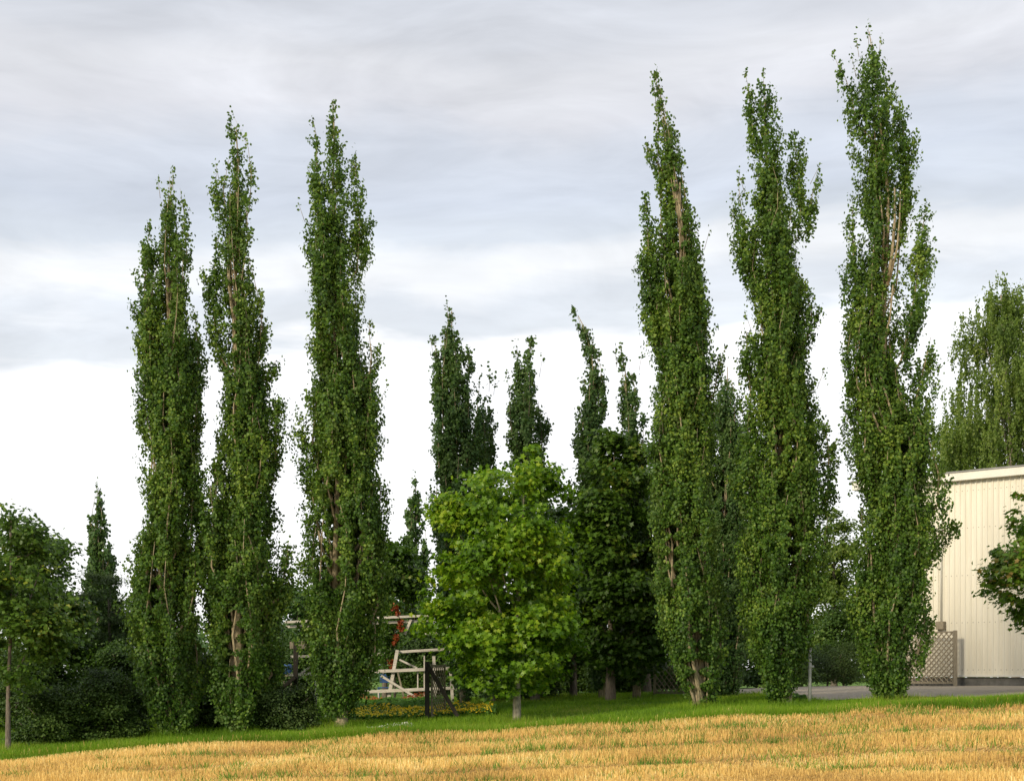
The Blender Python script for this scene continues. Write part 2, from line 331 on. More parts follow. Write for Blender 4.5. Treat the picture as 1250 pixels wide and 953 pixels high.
def poplar(name, label, cat, Y, stem, body, plumes=(), bare=(), strands=16, dens=1.0, size=.069, mat='poplar', trunk_r=.15, bark='bark', group=None, tmpl=T_POP, tufts=(), seed=1, holes=(), stems=()):
    """stem: (px,py) from base to tip. body: (py, left px, right px). plumes: lists of (px,py,halfwidth,depth m)"""
    global rng
    rng = np.random.default_rng(seed); random.seed(seed)
    sc = Y/F
    base = P(stem[0][0], stem[0][1], Y); base.z = gz(base.x, base.y)
    root = empty(name, base, label, cat, group)
    by, bl, br = prof(body); bl, br = (bl+br)/2-(br-bl)*.51, (bl+br)/2+(br-bl)*.51
    pad = np.clip((by-by[0])/40, 0, 1)*np.clip(30-(br-bl)/4, 0, 8)*.45; bl, br = bl-pad, br+pad
    sy = np.array([s[1] for s in stem][::-1], float); sx = np.array([s[0] for s in stem][::-1], float)
    top, bot = by[0], by[-1]; Hp = bot-top
    allp, alln = [], []
    tb = MB()
    def stemx(py): return np.interp(py, sy, sx)
    def stemr(py):
        f = np.clip((stem[0][1]-py)/(stem[0][1]-sy[0]), 0, 1); return trunk_r*(1-f)**1.15+.010
    # strands
    limbs = []
    ga = 2.399963
    for k in range(strands):
        rr = math.sqrt((k+.5)/strands)*.68 if k else 0.0
        th = k*ga + rng.uniform(-.3, .3); aa, dd = rr*math.cos(th), rr*math.sin(th)
        y_lo = bot - Hp*(0 if k % 3 == 0 else rng.uniform(.0, .55)); ln = Hp*rng.uniform(.30, .48)
        if k == 0: y_lo = bot; ln = Hp
        if k == 1: y_lo = bot-.5*Hp; ln = .48*Hp
        if k == 2: y_lo = bot-.35*Hp; ln = .5*Hp
        limbs.append((aa, dd, y_lo, max(y_lo-ln, top+Hp*.02*k/strands)))
    limbs = [l_+(.44,) for l_ in limbs]
    extra = int(strands*1.9)
    for k in range(extra):        # smaller ascending plumes over the surface, every height filled
        th = k*ga+rng.uniform(-.6, .6); rr = rng.uniform(.45, .80)
        y_lo = bot - Hp*(.02+.80*(k+.5)/extra); limbs.append((rr*math.cos(th), rr*math.sin(th), y_lo, max(y_lo-Hp*rng.uniform(.13, .26), top+3), rng.uniform(.26, .36)))
    for k in range(7):            # skirt at the foot
        th = k*.9+rng.uniform(-.2, .2); rr = .5 if k else 0
        limbs.append((rr*math.cos(th), rr*math.sin(th), bot+Hp*.012, bot-Hp*rng.uniform(.10, .16), .42))
    for li, (aa, dd, y0, y1, rf) in enumerate(limbs):
        nn = 9; ys = np.linspace(y0, y1, nn); nodes = []
        for i, yv in enumerate(ys):
            hw = np.interp(yv, by, (br-bl)/2); md = np.interp(yv, by, (br+bl)/2); f = i/(nn-1)
            spin = min(1, .5+f*2.2)*min(1, (1-f)*2.4+.34) if li else 1.0
            rad_ = hw*(rf if li else .58)*spin*1.12
            inn = min(1, .5+f*1.8)
            wob = math.sin(yv*.035+li)*.10*hw
            nodes.append(((md+aa*hw*inn+wob-625)*sc, Y+dd*hw*sc*inn, CZ-(yv-HY)*sc, rad_*sc))
        if li:
            y_s = min(y0+Hp*.06, stem[0][1]-12); s0 = ((stemx(y_s)-625)*sc, Y, CZ-(y_s-HY)*sc)
            pts = [s0]+[n_[:3] for n_ in nodes[::2]]
            r0 = stemr(y_s)*rng.uniform(.18, .36)+.005; tb.tube(pts, [r0*(1-.85*i/(len(pts)-1)) for i in range(len(pts))], 5)
        p, nr = plume_leaves(nodes, dens); allp.append(p); alln.append(nr)
    for pl in plumes:
        nodes = []
        for q in pl:
            d_ = q[3] if len(q) > 3 else 0
            nodes.append(((q[0]-625)*sc, Y+d_, CZ-(q[1]-HY)*sc, q[2]*sc*1.42))
        y_s = pl[0][1]+35; s0 = ((stemx(y_s)-625)*sc, Y, CZ-(y_s-HY)*sc)
        pts = [s0]+[n_[:3] for n_ in nodes]; r0 = max(.02, stemr(y_s)*.4)
        tb.tube(pts, [r0*(1-.85*i/(len(pts)-1)) for i in range(len(pts))], 5)
        p, nr = plume_leaves(nodes, dens*1.75); allp.append(p); alln.append(nr)
    for (tx, ty, tr, cnt) in tufts:      # thin wisps at the tips
        c = np.array([(tx-625)*sc, Y, CZ-(ty-HY)*sc]); k = cnt
        p = c+rng.normal(0, 1, (k, 3))*np.array([tr*.34, tr*.34, tr*1.1])*sc
        allp.append(p); alln.append(rng.normal(size=(k, 3)))
        y_s = ty+20; tb.tube([((stemx(y_s)*.18+tx*.82-625)*sc, Y, CZ-(y_s-HY)*sc), ((tx-625)*sc, Y, CZ-(ty-tr*.6-HY)*sc)], [.007, .003], 4)
    p = np.concatenate(allp); nr = np.concatenate(alln)
    ppx = 625+(p[:, 0])/sc; ppy = HY-(p[:, 2]-CZ)/sc
    ok = np.ones(len(p), bool)
    for (bx, y0, y1, hw) in bare:
        edge = hw*(.75+.5*np.sin(ppy*.35+bx))*np.clip(np.minimum(ppy-y0, y1-ppy)/8, 0, 1)
        ok &= ~((ppy > y0) & (ppy < y1) & (np.abs(ppx-bx) < edge) & (p[:, 1] < Y+.05))
    for (bx, y0, y1, hw) in holes:
        edge = hw*(.75+.5*np.sin(ppy*.3+bx))*np.clip(np.minimum(ppy-y0, y1-ppy)/10, 0, 1)
        ok &= ~((ppy > y0) & (ppy < y1) & (np.abs(ppx-bx) < edge) & (rng.uniform(0, 1, len(p)) < .93))
    gzv = ground(p[:, 0], p[:, 1]); ok &= p[:, 2] > gzv+.06
    leaf_cloud('crown', p[ok], nr[ok], size, tmpl, M[mat], root)
    for st in stems:          # pale bare limbs showing through the foliage
        k = len(st)-1; rs_ = [st[-1]*(1-.6*i/max(1, k-1)) for i in range(k)]
        tb.tube([((a_-625)*sc, Y-.10-.07*(i > 0), CZ-(b_-HY)*sc) for i, (a_, b_) in enumerate(st[:-1])], rs_, 7)
    # trunk: main stem plus root flare
    ys = np.linspace(stem[0][1], sy[0]+Hp*.02, 22); pts = []; rs = []
    for i, yv in enumerate(ys):
        pts.append(((stemx(yv)-625)*sc+.02*math.sin(i*1.3), Y+.02*math.cos(i), CZ-(yv-HY)*sc)); r = stemr(yv)
        rs.append(r*(1.0 if i else 1.1))
    pts.insert(0, (pts[0][0], Y, base.z-.15)); rs.insert(0, trunk_r*1.3)
    tb.tube(pts, rs, 12, .05)
    tb.build('trunk', M[bark], root, True)
    return root

def crown_tree(name, label, cat, Y, stem, body, clumps=500, leaves=38, size=.12, cr=.38, mat='maple', bark='bark_maple', trunk_r=.11, tmpl=T_MAP, depth=1.0, flat=.55, group=None, seed=1, shell=.45, limbs=9, droop=0.0, up=.8, hang=.45, trunk=True, lobes=22, lobed=.68):
    """round-headed tree or bush: leaf clumps through the crown's volume with thinner places between them"""
    global rng
    rng = np.random.default_rng(seed); random.seed(seed); sc = Y/F
    base = P(stem[0][0], stem[0][1], Y); base.z = gz(base.x, base.y)
    root = empty(name, base, label, cat, group)
    by, bl, br = prof(body); hwv = (br-bl)/2
    ys = rng.choice(np.linspace(by[0], by[-1], 400), clumps, p=(lambda w: w/w.sum())(np.interp(np.linspace(by[0], by[-1], 400), by, hwv)**1.35+1))
    th = rng.uniform(0, 2*np.pi, clumps); rho = rng.uniform(0, 1, clumps)**shell
    rho = np.minimum(rho, 1.0)
    hw = np.interp(ys, by, hwv); md = np.interp(ys, by, (br+bl)/2)
    inner = np.maximum(hw*sc-cr*.6, hw*sc*.4)/sc
    cx = (md+rho*np.cos(th)*inner-625)*sc; cy = Y+rho*np.sin(th)*inner*sc*depth; cz = CZ-(ys-HY)*sc
    # boughs: most clumps gather on separate rounded boughs so the head is lobed and uneven
    nl = lobes; ly = np.linspace(by[0], by[-1], nl*3+2)[1:-1]; ly = rng.permutation(ly)[:nl]; ly[0] = by[0]*.88+by[-1]*.12
    lh = np.interp(ly, by, hwv); lm = np.interp(ly, by, (br+bl)/2); lr = np.maximum(lh*rng.uniform(.30, .50, nl), 6)
    lt = np.arange(nl)*2.4+rng.uniform(-.5, .5, nl); lc = np.maximum(lh-lr*.95, 0)
    w = lr**2; a_ = rng.choice(nl, clumps, p=w/w.sum()); v = rng.normal(0, 1, (clumps, 3)); v /= np.linalg.norm(v, axis=1, keepdims=True)
    v[:, 2] = np.where(v[:, 2] < -.3, -v[:, 2], v[:, 2]); v *= (rng.uniform(0, 1, clumps)**.33*lr[a_])[:, None]
    use = rng.uniform(0, 1, clumps) < lobed
    cx = np.where(use, (lm[a_]+lc[a_]*np.cos(lt[a_])+v[:, 0]-625)*sc, cx); cy = np.where(use, Y+(lc[a_]*np.sin(lt[a_])+v[:, 1])*sc*depth, cy)
    cz = np.where(use, CZ-(ly[a_]-v[:, 2]*.75-HY)*sc, cz); th = np.where(use, np.arctan2(v[:, 1], v[:, 0]+1e-6), th)
    c = np.stack([cx, cy, cz], 1)
    rr = cr*rng.uniform(.55, 1.3, clumps)*np.clip(hw*sc/(cr*1.6), .35, 1)
    m = rng.poisson(leaves, clumps); ii = np.repeat(np.arange(clumps), m); n = len(ii)
    g = rng.normal(0, .5, (n, 3)); g[:, 2] *= flat
    p = c[ii]+g*rr[ii][:, None]
    if droop: p[:, 2] -= np.abs(rng.exponential(droop, n))
    out = np.stack([np.cos(th), np.sin(th)*1.0, np.zeros(clumps)], 1)[ii]
    nr = out*.5 + rng.normal(0, .45, (n, 3)); nr[:, 2] += up
    ok = p[:, 2] > ground(p[:, 0], p[:, 1])+.04
    leaf_cloud('crown', p[ok], nr[ok], size, tmpl, M[mat], root, hang=hang)
    if trunk:
        tb = MB(); sy = [s[1] for s in stem]; pts = [(base.x, base.y, base.z-.15)]+[tuple(P(a, b, Y)) for a, b in stem]
        k = len(pts); tb.tube(pts, [trunk_r*(1.35 if i == 0 else 1.12 if i == 1 else (1-.8*(i-1)/(k-2))) for i in range(k)], 12, .05)
        for i in range(limbs):
            f = rng.uniform(.25, .9); a, b = stem[0], stem[-1]
            q = lerp_nodes(np.array([list(P(s0, s1, Y)) for s0, s1 in stem]), np.array([f]))[0]
            e = c[rng.integers(clumps)]
            e = np.array([e[0], e[1], max(e[2], q[2]+.3)]); mid = (q+e)/2+np.array([0, 0, -.1])
            tb.tube([q, mid, e], [trunk_r*.42*(1-f*.5), trunk_r*.25, .008], 5)
        tb.build('trunk', M[bark], root, True)
    return root
def shrub(label, Y, base, body, **kw):
    kw.setdefault('tmpl', T_SM); kw.setdefault('mat', 'hedge'); kw.setdefault('size', .075); kw.setdefault('bark', 'bark_dark'); kw.setdefault('trunk_r', .04)
    kw.setdefault('cr', .28); kw.setdefault('limbs', 6)
    top = min(b[0] for b in body)
    return crown_tree('shrub', label, 'shrub', Y, [(base[0], base[1]), (base[0], (base[1]*.4+top*.6))], body, **kw)

# ------------------------------------------------------------------ hall with ribbed cream cladding
wd = Vector((.751, -.661, 0)); wn = Vector((-.661, -.751, 0))       # along the wall to the right; outward
w0 = Vector((15.3, 52, 0)) - wd*2.65; WL = 23.2; WH = CZ+6.86; WB = CZ-.0
hall = empty('hall', (w0.x, w0.y, gz(w0.x, w0.y)), 'long low hall clad in ribbed cream metal sheet with a dark plinth', 'building')
def ribwall(o, d, n, length, zb, zt):
    V = []; s = 0.0; prof_ = []
    while s < length-.2:
        prof_ += [(s, 0), (s+.115, 0), (s+.135, .032), (s+.18, .032), (s+.20, 0)]; s += .20
    prof_.append((length, 0))
    for z in (zb, zt):
        for a_, b_ in prof_: V.append(tuple(o + d*a_ + n*b_ + Vector((0, 0, z))))
    k = len(prof_); idx = [(i, i+1, i+1+k, i+k) for i in range(k-1)]
    return V, idx
m_ = MB()
wl = -Vector((wn.x, wn.y, 0)); 
V, I = ribwall(w0, wd, wn, WL, WB, WH); m_.add(V, I)
V, I = ribwall(w0 + wl*16, wn, -wd, 16, WB, WH); m_.add(V, I)
V, I = ribwall(w0 + wd*WL, wl, wd, 16, WB, WH); m_.add(V, I)
V, I = ribwall(w0 + wd*WL + wl*16, -wd, wl, WL, WB, WH); m_.add(V, I)
m_.build('wall', M['clad'], hall)
cen = w0 + wd*WL/2 + wl*8; rz = math.atan2(wd.y, wd.x)
m_ = MB(); m_.box((cen.x, cen.y, CZ-.42), (WL-.06, 16-.06, .80), rz); m_.build('plinth', M['concrete'], hall)
cen = cen-wd*.35
m_ = MB(); m_.box((cen.x, cen.y, WH+.13), (WL+1.1, 16.5, .28), rz); m_.build('fascia', M['trim'], hall, False, .01)
m_ = MB(); m_.box((cen.x, cen.y, WH+.295), (WL+1.16, 16.56, .05), rz); m_.build('roof', M['roof'], hall)
m_ = MB(); q = w0+wd*WL/2+wn*.045; m_.box((q.x, q.y, WB+.04), (WL+.02, .07, .06), rz); m_.build('drip_edge', M['trim'], hall)
# downpipe at px 1150
def wall_pt(px, off=0.1):
    u = (px-625)/F; s = (u*w0.y-w0.x)/(wd.x-u*wd.y); return w0+wd*s+wn*off
q = w0
m_ = MB()
for zz in (CZ+.25, CZ+1.9, CZ+3.55, CZ+5.2, CZ+6.5):
    for i in range(int(WL/.2)-1):
        p_ = w0+wd*(i*.2+.057)+wn*.006; m_.box((p_.x, p_.y, zz), (.02, .012, .02), rz)
m_.build('fixings', M['concrete'], hall)['kind'] = 'stuff'
q = wall_pt(1150, .10)
m_ = MB(); m_.tube([(q.x, q.y, WH), (q.x, q.y, CZ+1.95)], [.035, .035], 10); m_.build('downpipe', M['trim'], hall, True)
m_ = MB(); m_.box((q.x, q.y, CZ+1.82), (.30, .22, .28), rz); m_.build('rain_hopper', M['wood_brown'], hall, False, .01)

# ------------------------------------------------------------------ trellises, posts, timber frame, garden things
def trellis(name, label, a, b, z0, z1, mat, pitch=.17, lw=.028, postw=.09):
    a, b = Vector(a), Vector(b); root = empty(name, (a.x, a.y, z0), label, 'trellis')
    d = (b-a); Lh = d.length; d.normalize(); H = z1-z0-.15; zb = z0+.10
    lat = MB()
    s = -H
    def seg(sx, ex, sz, ez, off):
        n = Vector((-d.y, d.x, 0))*off
        lat.beam(a+d*sx+n+Vector((0, 0, sz)), a+d*ex+n+Vector((0, 0, ez)), lw, .012)
    while s < Lh:
        x0, zz0 = s, 0.0
        x1, zz1 = s+H, H
        c0 = max(0, -x0); c1 = max(0, x1-Lh)
        if x1-c1 > x0+c0: seg(x0+c0, x1-c1, zb+c0, zb+H-c1, .007); seg(Lh-x0-c0, Lh-x1+c1, zb+c0, zb+H-c1, -.007)
        s += pitch
    lat.build('lattice', M[mat], root)
    for z in (zb, zb+H):
        f = MB(); f.beam(a+Vector((0, 0, z)), b+Vector((0, 0, z)), .05, .05); f.build('rail', M[mat], root)
    for q in (a, b):
        p_ = MB(); p_.beam((q.x, q.y, gz(q.x, q.y)-.2), (q.x, q.y, z1), postw); p_.build('post', M[mat], root, False, .006)
    return root
q0, q1 = wall_pt(1098, .9), wall_pt(1160, 1.0)
q1 = P(1166, 800, 51.2); q0 = P(1085, 800, 53.2)
trellis('trellis', 'brown wooden trellis screen against the cream hall wall below the downpipe', (q0.x, q0.y, 0), (q1.x, q1.y, 0), CZ-.30, CZ+1.62, 'wood_brown', .2, .04, .12)
q0, q1 = P(799, 800, 45.5), P(835, 800, 44.6)
trellis('trellis', 'dark wooden trellis in the shade under the trees left of the forked poplar trunk', (q0.x, q0.y, 0), (q1.x, q1.y, 0), gz(q0.x, q0.y), CZ+.95, 'wood_brown', .2, .03, .08)
q0, q1 = P(527, 800, 38.8), P(543, 800, 39.9)
trellis('trellis', 'narrow black trellis seen edge-on between the flower bed and the light green maple', (q0.x, q0.y, 0), (q1.x, q1.y, 0), gz(q0.x, q0.y), CZ+.35, 'wood_brown', .17, .018, .05)
def braced_post(label, px, Y, ztop, bpx, by_top, by_bot, w=.12):
    b_ = GP(px, Y); root = empty('braced_gate_post', b_, label, 'post', 'braced garden posts')
    m_ = MB(); m_.beam((b_.x, b_.y, b_.z-.3), (b_.x, b_.y, ztop), w); m_.build('post', M['wood_dark'], root, False, .008)
    m_ = MB(); a_ = P(px, by_top, Y); c_ = P(bpx, by_bot, Y); m_.beam(a_+Vector((0, -w*.9, 0)), c_+Vector((0, -w*.9, 0)), w*.85); m_.build('brace', M['wood_dark'], root, False, .006)
braced_post('black timber post with a diagonal brace left of the light green maple', 521.5, 38.6, P(0, 807, 38.6).z, 559, 810, 874, .12)
braced_post('dark timber post with a diagonal brace behind the round dark bush', 361, 41.0, P(0, 781, 41).z, 338, 826, 846, .12)

# grey steel post
b_ = GP(988.5, 37.2); pr = empty('steel_post', b_, 'slim grey steel post on the grass between two poplars by the yard', 'post')
m_ = MB(); m_.tube([(b_.x, b_.y, b_.z-.2), (b_.x, b_.y, P(0, 768, 37.2).z)], [.045, .045], 12); m_.build('pole', M['metal'], pr, True)
m_ = MB(); m_.tube([(b_.x, b_.y, P(0, 768, 37.2).z), (b_.x, b_.y, P(0, 766.5, 37.2).z)], [.05, .04], 12); m_.build('cap', M['metal'], pr, True)
m_ = MB(); zc = P(0, 813, 37.2).z; m_.box((b_.x+.03, b_.y-.03, zc), (.13, .10, .05)); m_.build('clamp', M['metal'], pr, False, .004)

# timber climbing frame
YF_ = 45.5
fr = empty('climbing_frame', GP(440, YF_), 'pale timber climbing frame with sloping legs and long rails behind the flower bed', 'climbing frame')
def fb(name, x0, y0, x1, y1, w, dY=0, mat='wood_pale', dY2=None):
    m_ = MB(); m_.beam(P(x0, y0, YF_)+Vector((0, dY, 0)), P(x1, y1, YF_)+Vector((0, dY if dY2 is None else dY2, 0)), w*.8, w*.65); m_.build(name, M[mat], fr, False, .006)
fb('leg', 485.2, 793, 473, 860, .13, .0); fb('leg', 499.5, 754, 491.5, 773, .10, .9)
fb('leg', 383, 757, 383, 862, .08, .5); fb('leg', 529, 800, 531, 860, .12, .3); fb('leg', 545, 750, 552, 860, .12, .5)
fb('rail', 484.5, 795.5, 560, 791, .10, .10); fb('rail', 352, 823.5, 560, 815, .12, -.11); fb('rail', 355, 848, 560, 839, .12, -.12)
fb('rail', 352, 801, 470, 797.5, .10, .45); fb('rail', 343, 758, 560, 748, .09, .8); fb('rail', 343, 763.5, 560, 754, .10, .98); fb('rail', 513, 772, 560, 770.5, .10, 1.0)
fb('brace', 465.9, 824.3, 519, 857, .09, -.26); fb('brace', 486, 804.5, 508, 815, .07, .5); fb('brace', 366, 823, 381, 812, .07, -.05)
fb('strut', 463, 845, 463.5, 860, .05, -.3); fb('strut', 498, 842, 498, 859, .05, -.02); fb('strut', 510, 816, 510, 842, .05, -.0); fb('strut', 518, 800, 518, 859, .05, -.02)
fb('strut', 482, 820, 491.5, 860, .07, 1.2, 'wood_brown')
m_ = MB(); m_.beam(P(352, 787, YF_)+Vector((0, .3, 0)), P(400, 785.5, YF_)+Vector((0, .3, 0)), .22, .05); m_.build('platform_board', M['wood_brown'], fr)

# blue chair and barrel
ch = empty('garden_chair', GP(470, 49), 'blue garden chair half hidden behind the timber climbing frame', 'chair')
cb = ch.location
m_ = MB(); m_.box(cb+Vector((0, 0, .76)), (.34, .03, .30)); m_.build('backrest', M['blue'], ch, False, .01)
m_ = MB(); m_.box(cb+Vector((0, -.24, .45)), (.42, .42, .04)); m_.build('seat', M['blue'], ch, False, .01)
for sx_ in (-.19, .19):
    for sy_ in (-.42, -.04):
        m_ = MB(); m_.beam(cb+Vector((sx_, sy_, 0)), cb+Vector((sx_, sy_, .43)), .03); m_.build('leg', M['blue'], ch)
b_ = GP(351, 47.5); zc = P(0, 816, 47.5).z
br_ = empty('barrel', b_, 'blue plastic barrel on a timber stand beside the dark braced post', 'barrel')
m_ = MB(); m_.tube([(b_.x, b_.y, zc-.2), (b_.x, b_.y, zc-.14), (b_.x, b_.y, zc+.08), (b_.x, b_.y, zc+.15)], [.13, .15, .15, .12], 16); m_.build('drum', M['blue'], br_, True)
m_ = MB()
for dx_ in (-.12, .12): m_.beam((b_.x+dx_, b_.y, b_.z-.05), (b_.x+dx_, b_.y, zc-.2), .05)
m_.beam((b_.x-.2, b_.y, zc-.22), (b_.x+.2, b_.y, zc-.22), .05, .3); m_.build('stand', M['wood_brown'], br_)

# ------------------------------------------------------------------ the six big front poplars
GPOP = 'tall columnar poplars in a row along the field edge'
poplar('columnar_poplar', 'leftmost tall poplar of the front row, above the dark left hedge', 'tree', 36.6,
       [(213, 899), (211, 820), (204, 700), (207, 560), (208, 420), (207, 300), (208, 212)],
       [(214, 204, 213), (228, 195, 220), (250, 192, 225), (280, 190, 229), (310, 188, 231), (340, 184, 235), (380, 175, 237), (420, 168, 243), (450, 166, 249), (490, 160, 247), (530, 163, 246), (570, 170, 245), (610, 168, 250), (650, 165, 252), (690, 155, 255), (740, 146, 257), (780, 152, 256), (820, 165, 250), (850, 178, 245), (875, 192, 236), (890, 200, 224)],
       plumes=[[(180, 440, 11), (176, 370, 12), (178, 315, 11), (182, 285, 7), (180, 272, 2)], [(238, 520, 10), (242, 460, 9), (240, 410, 6), (238, 380, 3)]],
       tufts=[(193, 222, 6, 14), (211, 212, 5, 22), (181, 278, 5, 12)], bare=[(206, 318, 400, 6), (208, 480, 535, 5), (196, 688, 752, 8), (186, 530, 600, 4)], holes=[(223, 452, 478, 5), (192, 318, 350, 3.5)], stems=[((199, 750), (196, 715), (191, 692), .05), ((201, 748), (199, 705), (197, 690), .045), ((208, 398), (206, 360), (208, 322), .05), ((211, 535), (209, 500), (208, 482), .04), ((184, 600), (188, 560), (186, 530), .03)], seed=21, group=GPOP, trunk_r=.15)
poplar('columnar_poplar', 'second poplar from the left, its bare upper trunk showing yellowish', 'tree', 36.8,
       [(292, 900), (291, 800), (293, 700), (296, 600), (288, 440), (286, 360), (290, 250), (289, 160), (283, 140)],
       [(142, 280, 286), (160, 278, 298), (185, 278, 304), (215, 270, 308), (240, 266, 310), (270, 269, 311), (300, 270, 311), (330, 270, 309), (360, 266, 318), (390, 268, 328), (430, 272, 320), (460, 272, 325), (490, 264, 330), (520, 254, 338), (560, 250, 342), (600, 247, 335), (650, 245, 335), (700, 243, 352), (740, 245, 352), (780, 245, 350), (810, 250, 348), (840, 258, 335), (870, 268, 314), (890, 284, 299)],
       plumes=[[(265, 430, 9), (261, 380, 12), (261, 335, 12), (264, 305, 9), (268, 284, 4)], [(268, 260, 7), (264, 228, 7), (264, 208, 3)], [(315, 475, 8), (328, 455, 6), (337, 440, 5)], [(336, 560, 11), (338, 510, 11), (340, 482, 7)], [(340, 730, 14), (350, 690, 11), (352, 660, 5)]],
       tufts=[(281, 144, 5, 26), (263, 202, 5, 12), (338, 580, 6, 18), (345, 640, 6, 18), (348, 500, 5, 16)], bare=[(285, 322, 438, 7), (291, 735, 828, 11), (290, 480, 514, 5)], holes=[(299, 520, 560, 3.5), (299, 672, 705, 3.5), (271, 302, 330, 2.5)], stems=[((296, 826), (293, 780), (292, 738), .15), ((291, 815), (286, 770), (284, 740), .05), ((289, 436), (287, 390), (281, 350), (280, 325), .06), ((291, 516), (289, 480), .05)], seed=22, group=GPOP, trunk_r=.17)
poplar('columnar_poplar', 'third poplar from the left with three slim tips and a pale bare foot', 'tree', 37.0,
       [(417, 888), (416, 830), (413, 720), (412, 640), (416, 560), (408, 400), (407, 250), (407, 130)],
       [(262, 378, 444), (290, 377, 443), (320, 380, 445), (350, 382, 446), (380, 377, 455), (410, 378, 454), (450, 384, 462), (480, 372, 468), (520, 368, 473), (560, 370, 471), (600, 366, 474), (640, 372, 476), (680, 368, 482), (720, 362, 484), (760, 362, 482), (800, 366, 478), (830, 378, 462), (850, 392, 442), (866, 404, 430)],
       plumes=[[(408, 320, 20), (410, 250, 17), (411, 200, 12), (408, 160, 8), (406, 140, 5), (407, 124, 2)], [(388, 330, 13), (387, 250, 10), (387, 200, 8), (386, 172, 5), (384, 160, 2)], [(436, 330, 14), (439, 280, 12), (437, 240, 9), (434, 210, 6), (433, 192, 2)],
               [(400, 400, 14, -.4), (398, 330, 13, -.45), (397, 260, 8, -.3)]],
       tufts=[(382, 148, 6, 14), (407, 130, 6, 26), (433, 192, 5, 16), (364, 250, 5, 6), (472, 475, 5, 10)], bare=[(411, 585, 722, 8), (394, 632, 712, 7), (439, 632, 722, 5)], holes=[(412, 362, 378, 3), (417, 420, 460, 4), (396, 570, 600, 3), (430, 568, 584, 5), (456, 672, 690, 8)], stems=[((410, 722), (411, 660), (414, 590), .10), ((409, 716), (401, 690), (393, 665), (388, 638), .05), ((410, 705), (405, 678), (402, 645), .04), ((431, 725), (438, 690), (443, 660), (443, 635), .045)], seed=23, group=GPOP, trunk_r=.15, strands=18)
poplar('columnar_poplar', 'slender poplar with a forked pale foot, tallest spire left of the right-hand trio', 'tree', 37.0,
       [(852, 863), (853, 800), (852, 720), (845, 600), (838, 480), (832, 320), (827, 240), (812, 150), (800, 90)],
       [(88, 798, 803), (110, 798, 806), (125, 802, 815), (150, 801, 824), (180, 800, 833), (210, 803, 834), (240, 805, 842), (270, 806, 850), (300, 800, 856), (340, 790, 861), (380, 790, 865), (420, 795, 868), (460, 796, 874), (500, 792, 880), (540, 787, 882), (580, 788, 882), (620, 792, 880), (660, 799, 878), (700, 798, 884), (740, 799, 892), (780, 807, 893), (810, 820, 885), (840, 838, 878), (856, 846, 868)],
       plumes=[[(795, 400, 11), (793, 340, 12), (791, 290, 11), (789, 255, 7), (787, 236, 3)], [(872, 480, 6), (876, 455, 6), (881, 435, 4)], [(803, 200, 4), (795, 190, 3), (790, 178, 2)]],
       tufts=[(801, 92, 5, 20), (799, 108, 5, 24), (788, 178, 4, 8), (866, 285, 5, 5), (886, 425, 3, 10)], bare=[(828, 218, 325, 7), (817, 338, 380, 6), (849, 800, 864, 12), (848, 760, 800, 5), (818, 640, 718, 8)], holes=[(842, 328, 340, 3), (834, 388, 400, 3)], stems=[((836, 325), (830, 270), (822, 222), .06), ((831, 290), (829, 255), (829, 226), .045), ((825, 716), (818, 680), (812, 642), .05), ((818, 690), (814, 665), .04), ((853, 866), (852, 830), (848, 800), .07), ((850, 866), (844, 847), (838, 828), .05), ((822, 376), (816, 355), (812, 340), .04)], seed=24, group=GPOP, trunk_r=.14, strands=18)
poplar('columnar_poplar', 'ragged poplar standing just left of the steel post', 'tree', 37.0,
       [(959, 860), (957, 780), (956, 690), (951, 620), (957, 480), (945, 300), (935, 180), (932, 90)],
       [(196, 918, 962), (230, 922, 980), (260, 922, 988), (290, 905, 992), (320, 903, 992), (350, 912, 994), (380, 918, 998), (410, 906, 1000), (450, 903, 998), (490, 905, 996), (520, 900, 1010), (560, 896, 1015), (600, 894, 1018), (640, 896, 1016), (680, 898, 1012), (720, 902, 1005), (760, 906, 1000), (800, 916, 985), (830, 930, 975), (852, 945, 968)],
       plumes=[[(938, 260, 17), (936, 200, 18), (933, 150, 18), (932, 115, 11), (932, 92, 4)], [(920, 170, 7), (916, 130, 6), (912, 105, 3)], [(978, 270, 11), (975, 220, 11), (970, 175, 10), (966, 158, 4)], [(985, 280, 8), (992, 235, 6), (998, 208, 4)],
               [(915, 330, 14), (908, 280, 12), (903, 240, 8), (901, 215, 3)], [(1010, 610, 10), (1012, 550, 10), (1006, 515, 6)]],
       tufts=[(910, 92, 5, 16), (932, 90, 4, 16), (902, 215, 5, 14), (893, 262, 4, 8), (1000, 205, 4, 14), (1006, 455, 5, 12), (910, 385, 4, 12)], bare=[(959, 634, 698, 6.5), (946, 525, 568, 6), (928, 390, 430, 3)], holes=[(962, 535, 572, 5), (961, 262, 300, 3), (958, 350, 368, 3)], stems=[((957, 700), (958, 668), (954, 632), .07), ((958, 668), (963, 655), (965, 636), .05), ((945, 505+60), (946, 540), .04), ((952, 560), (951, 530), .04)], seed=25, group=GPOP, trunk_r=.14, strands=18)
